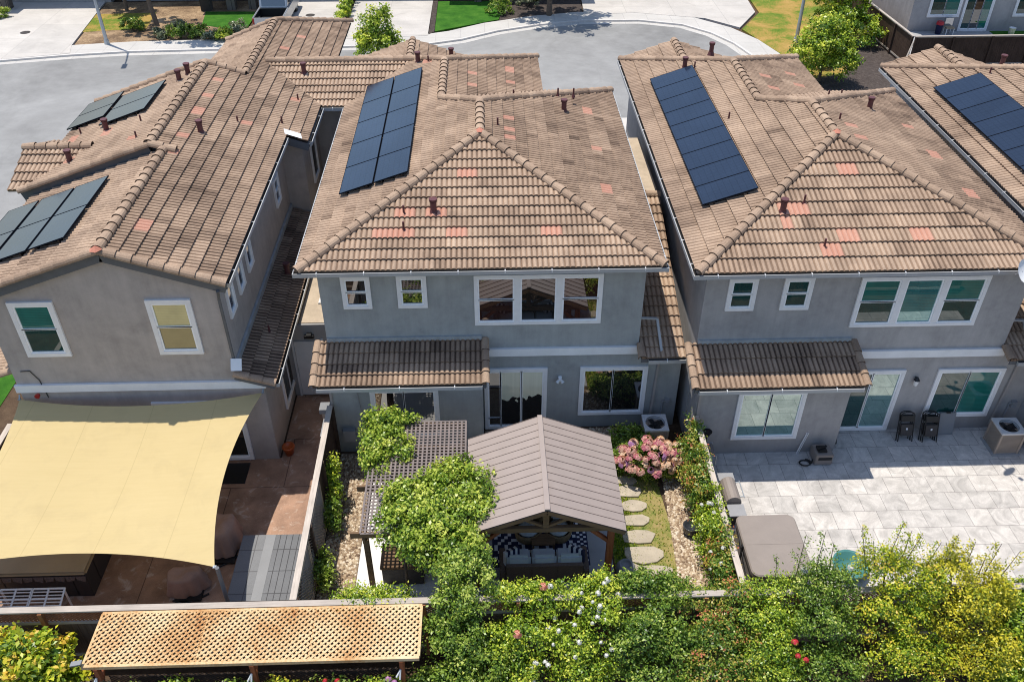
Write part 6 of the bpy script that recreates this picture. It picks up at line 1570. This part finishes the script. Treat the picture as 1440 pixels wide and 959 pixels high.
def far_house(label, x0, x1, y0, y1, garages, stones=(), win=()):
    rt = thing('house', label, 'house', ((x0+x1)/2,(y0+y1)/2,0), 'houses across the street')
    mb = MB(); mb.box(x0,x1,y0,y1,0,5.4); mb.build('wall', M['stucco'], rt)
    mb = MB(); a, b, c, d, z = x0-.5, x1+.5, y0-.6, y1+.5, 5.45; hw = min(b-a, d-c)/2; zr_ = z+.34*hw
    if b-a > d-c: r0, r1 = (a+hw,(c+d)/2), (b-hw,(c+d)/2)
    else: r0, r1 = ((a+b)/2,c+hw), ((a+b)/2,d-hw)
    vs = [(a,c,z),(b,c,z),(b,d,z),(a,d,z),(*r0,zr_),(*r1,zr_)]
    fs = [(0,1,5,4),(1,2,5),(2,3,4,5),(3,0,4)] if b-a > d-c else [(0,1,4),(1,2,5,4),(2,3,5),(3,0,4,5)]
    mb.add(vs, fs, 0, .5); mb.add(vs[:4], [(3,2,1,0)], 0, -1); mb.build('roof', M['tile'], rt)
    for (g0, g1) in garages:
        mb = MB(); mb.box(g0,g1,y0-.06,y0-.003,.1,2.4)
        for k in range(4): mb.box(g0+.05,g1-.05,y0-.075,y0-.062,.18+k*.56,.18+k*.56+.44)
        mb.build('garage_door', M['garage'], rt)
    for (sx, sy, sw) in stones:
        mb = MB(); mb.box(sx-sw,sx+sw,sy-sw,sy+sw,0,2.7); mb.box(sx-sw-.06,sx+sw+.06,sy-sw-.06,sy+sw+.06,2.7,2.8); mb.build('stone_pillar', M['stone'], rt)
    if stones:
        xs = [s_[0] for s_ in stones]; ys = min(s_[1] for s_ in stones)
        mb = MB(); mb.box(min(xs)-.6,max(xs)+.6,ys-.6,y0-.64,2.82,3.05); mb.build('porch_roof', M['fascia'], rt)
    for (wx, wz) in win: window(rt, (wx,y0,wz), XP, YM, 1.5, 1.4, [(0,.5,0,1,'dark'),(.48,1,0,1,'dark')], .1)
    return rt
far_house('grey garage house with a stone pillar at the wide driveway across the street', -38, -25.2, 62, 74, [(-36.5,-31.8),(-31.2,-26.2)], [(-31.6,60.6,.35)], [(-30,3.2)])
far_house('porch house with three stone pillars across the street', -24.6, -14.9, 62.4, 74, [], [(-18.3,60.1,.32),(-16.7,60.3,.28),(-15.3,60.4,.26)], [(-19.5,.9),(-23,3.2)])
far_house('house at the end of the twin pale driveways across the street', -13.6, -3.3, 63, 75, [(-12.9,-9.6),(-8.6,-3.7)], (), [(-9.5,3.2)])
far_house('house behind the bright green lawn across the street', -2.9, 5.9, 62, 74, [], [(-.4,61.4,.25)], [(-2.2,.9),(.8,.9)])
far_house('house closing the wide fan driveway of the cul-de-sac', 6.6, 18.4, 66.2, 78, [(7.4,12.4),(12.8,17.6)], (), [(9,3.2)])

# back house with fenced patio, upper right
bh = thing('house', 'taupe back house with glass door and teal windows beyond the dark fence', 'house', (32,60,0), 'houses across the street')
mb = MB(); mb.box(26.25,40,54.45,66,0,5.6); mb.build('wall', M['stucco'], bh)
mb = MB(); a, b, c, d, z = 25.8, 40.5, 53.95, 66.5, 5.65; hw = (d-c)/2; vs = [(a,c,z),(b,c,z),(b,d,z),(a,d,z),(a+hw,(c+d)/2,z+.34*hw),(b-hw,(c+d)/2,z+.34*hw)]
mb.add(vs, [(0,1,5,4),(1,2,5),(2,3,4,5),(3,0,4)], 0, .5); mb.add(vs[:4], [(3,2,1,0)], 0, -1); mb.build('roof', M['tile'], bh)
window(bh, (27.25,54.45,.9), XP, YM, 2.0, 1.7, [(0,.5,0,1,'tealdark'),(.48,1,0,1,'teal')], .13)
window(bh, (29.4,54.45,.05), XP, YM, 1.85, 2.3, [(0,.36,0,1,'tealdark'),(.33,.68,0,1,'dark'),(.65,1,0,1,'teal')], .12, name='sliding_door')
window(bh, (32.6,54.45,.9), XP, YM, 1.6, 1.7, [(0,.5,0,1,'tealdark'),(.48,1,0,1,'teal')], .13)
window(bh, (26.25,60.5,.9), (0,-1,0), XM, 1.5, 1.5, [(0,1,0,1,'tealdark')], .12)
flat('back_patio', [(24.4,50.2),(36,50.2),(36,54.44),(24.4,54.44)], M['slab'], .05)
board_fence('dark_fence', 'dark brown board fence running back beside the mulch bed', (23.75,48.2), (23.2,64), 1.85, 'fencedark', 'rail', None, 2.2, pm='fencedark')
board_fence('dark_fence', 'dark brown board fence enclosing the back house patio', (23.8,48.15), (37,48.3), 1.85, 'fencedark', 'rail', None, 2.2, face=-1, pm='fencedark')
br_ = MB(); br_.bar((23.0,47.2,.1),(23.7,48.0,1.6),.07,.07); tag(br_.build('fence_brace', M['rail']), 'pale diagonal prop leaning on the dark fence corner', 'prop')
pc = thing('patio_chair', 'small white framed chair under the back house window', 'chair', (28.6,53.9,.05))
mb = MB(); mb.box(28.35,28.85,53.65,54.1,.44,.48); mb.build('seat', M['tubcover2'], pc)
mb = MB(); mb.box(28.36,28.84,54.08,54.12,.5,.95); mb.build('backrest', M['blue'], pc)
for (x, y) in ((28.38,53.68),(28.82,53.68),(28.38,54.08),(28.82,54.08)):
    mb = MB(); mb.box(x-.02,x+.02,y-.02,y+.02,.05,.439); mb.build('leg', M['white'], pc)
tb2 = thing('toy_bin', 'blue bin with a pink lid by the back house chair', 'bin', (28.0,53.9,.05))
mb = MB(); mb.cyl((28.0,53.95,.05),(28.0,53.95,.62),.17,.21,14); mb.build('body', M['navy'], tb2); mb = MB(); mb.cyl((28.0,53.95,.622),(28.0,53.95,.80),.24,.20,14); mb.build('lid', M['redpetal'], tb2)
wbk = thing('white_bucket', 'white bucket on the green mat by the back house wall', 'bucket', (32.3,53.4,.05))
mb = MB(); mb.lathe((32.3,53.4,.05), [(0,.0),(.17,0),(.20,.5),(.21,.5),(.18,.48),(0,.46)], 18); mb.build('body', M['white'], wbk)
gm = MB(); gm.box(31.4,33.6,52.6,54.3,.052,.066); tag(gm.build('mat', M['lawn']), 'green turf mat beside the back house glass door', 'mat')

# ------------------------------------------------------------------ light, sky, camera
S = Vector((-.20,.172,1)).normalized()
world = bpy.data.worlds.new('World'); scene.world = world; world.use_nodes = True
nt = world.node_tree; nt.nodes.clear()
wo = nt.nodes.new('ShaderNodeOutputWorld'); bg = nt.nodes.new('ShaderNodeBackground'); sky = nt.nodes.new('ShaderNodeTexSky')
sky.sky_type = 'NISHITA'; sky.sun_disc = False; sky.sun_elevation = math.asin(S.z); sky.sun_rotation = math.atan2(S.x, S.y)
sky.air_density = 1.0; sky.dust_density = .6; sky.ozone_density = 1.2
bg.inputs['Strength'].default_value = .175
nt.links.new(sky.outputs[0], bg.inputs[0]); nt.links.new(bg.outputs[0], wo.inputs[0])
sun = bpy.data.lights.new('Sun', 'SUN'); sun.energy = 4.7; sun.angle = R(.5); sun.color = (1.0,.94,.84)
so = bpy.data.objects.new('Sun', sun); COL.objects.link(so); so.location = (0,0,40); so.rotation_euler = S.to_track_quat('Z','Y').to_euler()

cam = bpy.data.cameras.new('Camera'); co = bpy.data.objects.new('Camera', cam); COL.objects.link(co)
th = math.atan(945/1237); psi = math.atan(48*math.cos(th)/1237)
co.location = (0,0,18); co.rotation_euler = (math.pi/2-th, 0, -psi)
cam.sensor_width = 36; cam.sensor_fit = 'HORIZONTAL'; cam.lens = 36*1237/1440; cam.clip_end = 2000; cam.clip_start = .1
scene.camera = co
scene.view_settings.view_transform = 'Standard'; scene.view_settings.look = 'None'; scene.view_settings.exposure = 0; scene.view_settings.gamma = 1
scene.render.engine = 'CYCLES'; scene.cycles.max_bounces = 6; scene.cycles.use_denoising = True; scene.cycles.filter_width = 1.05
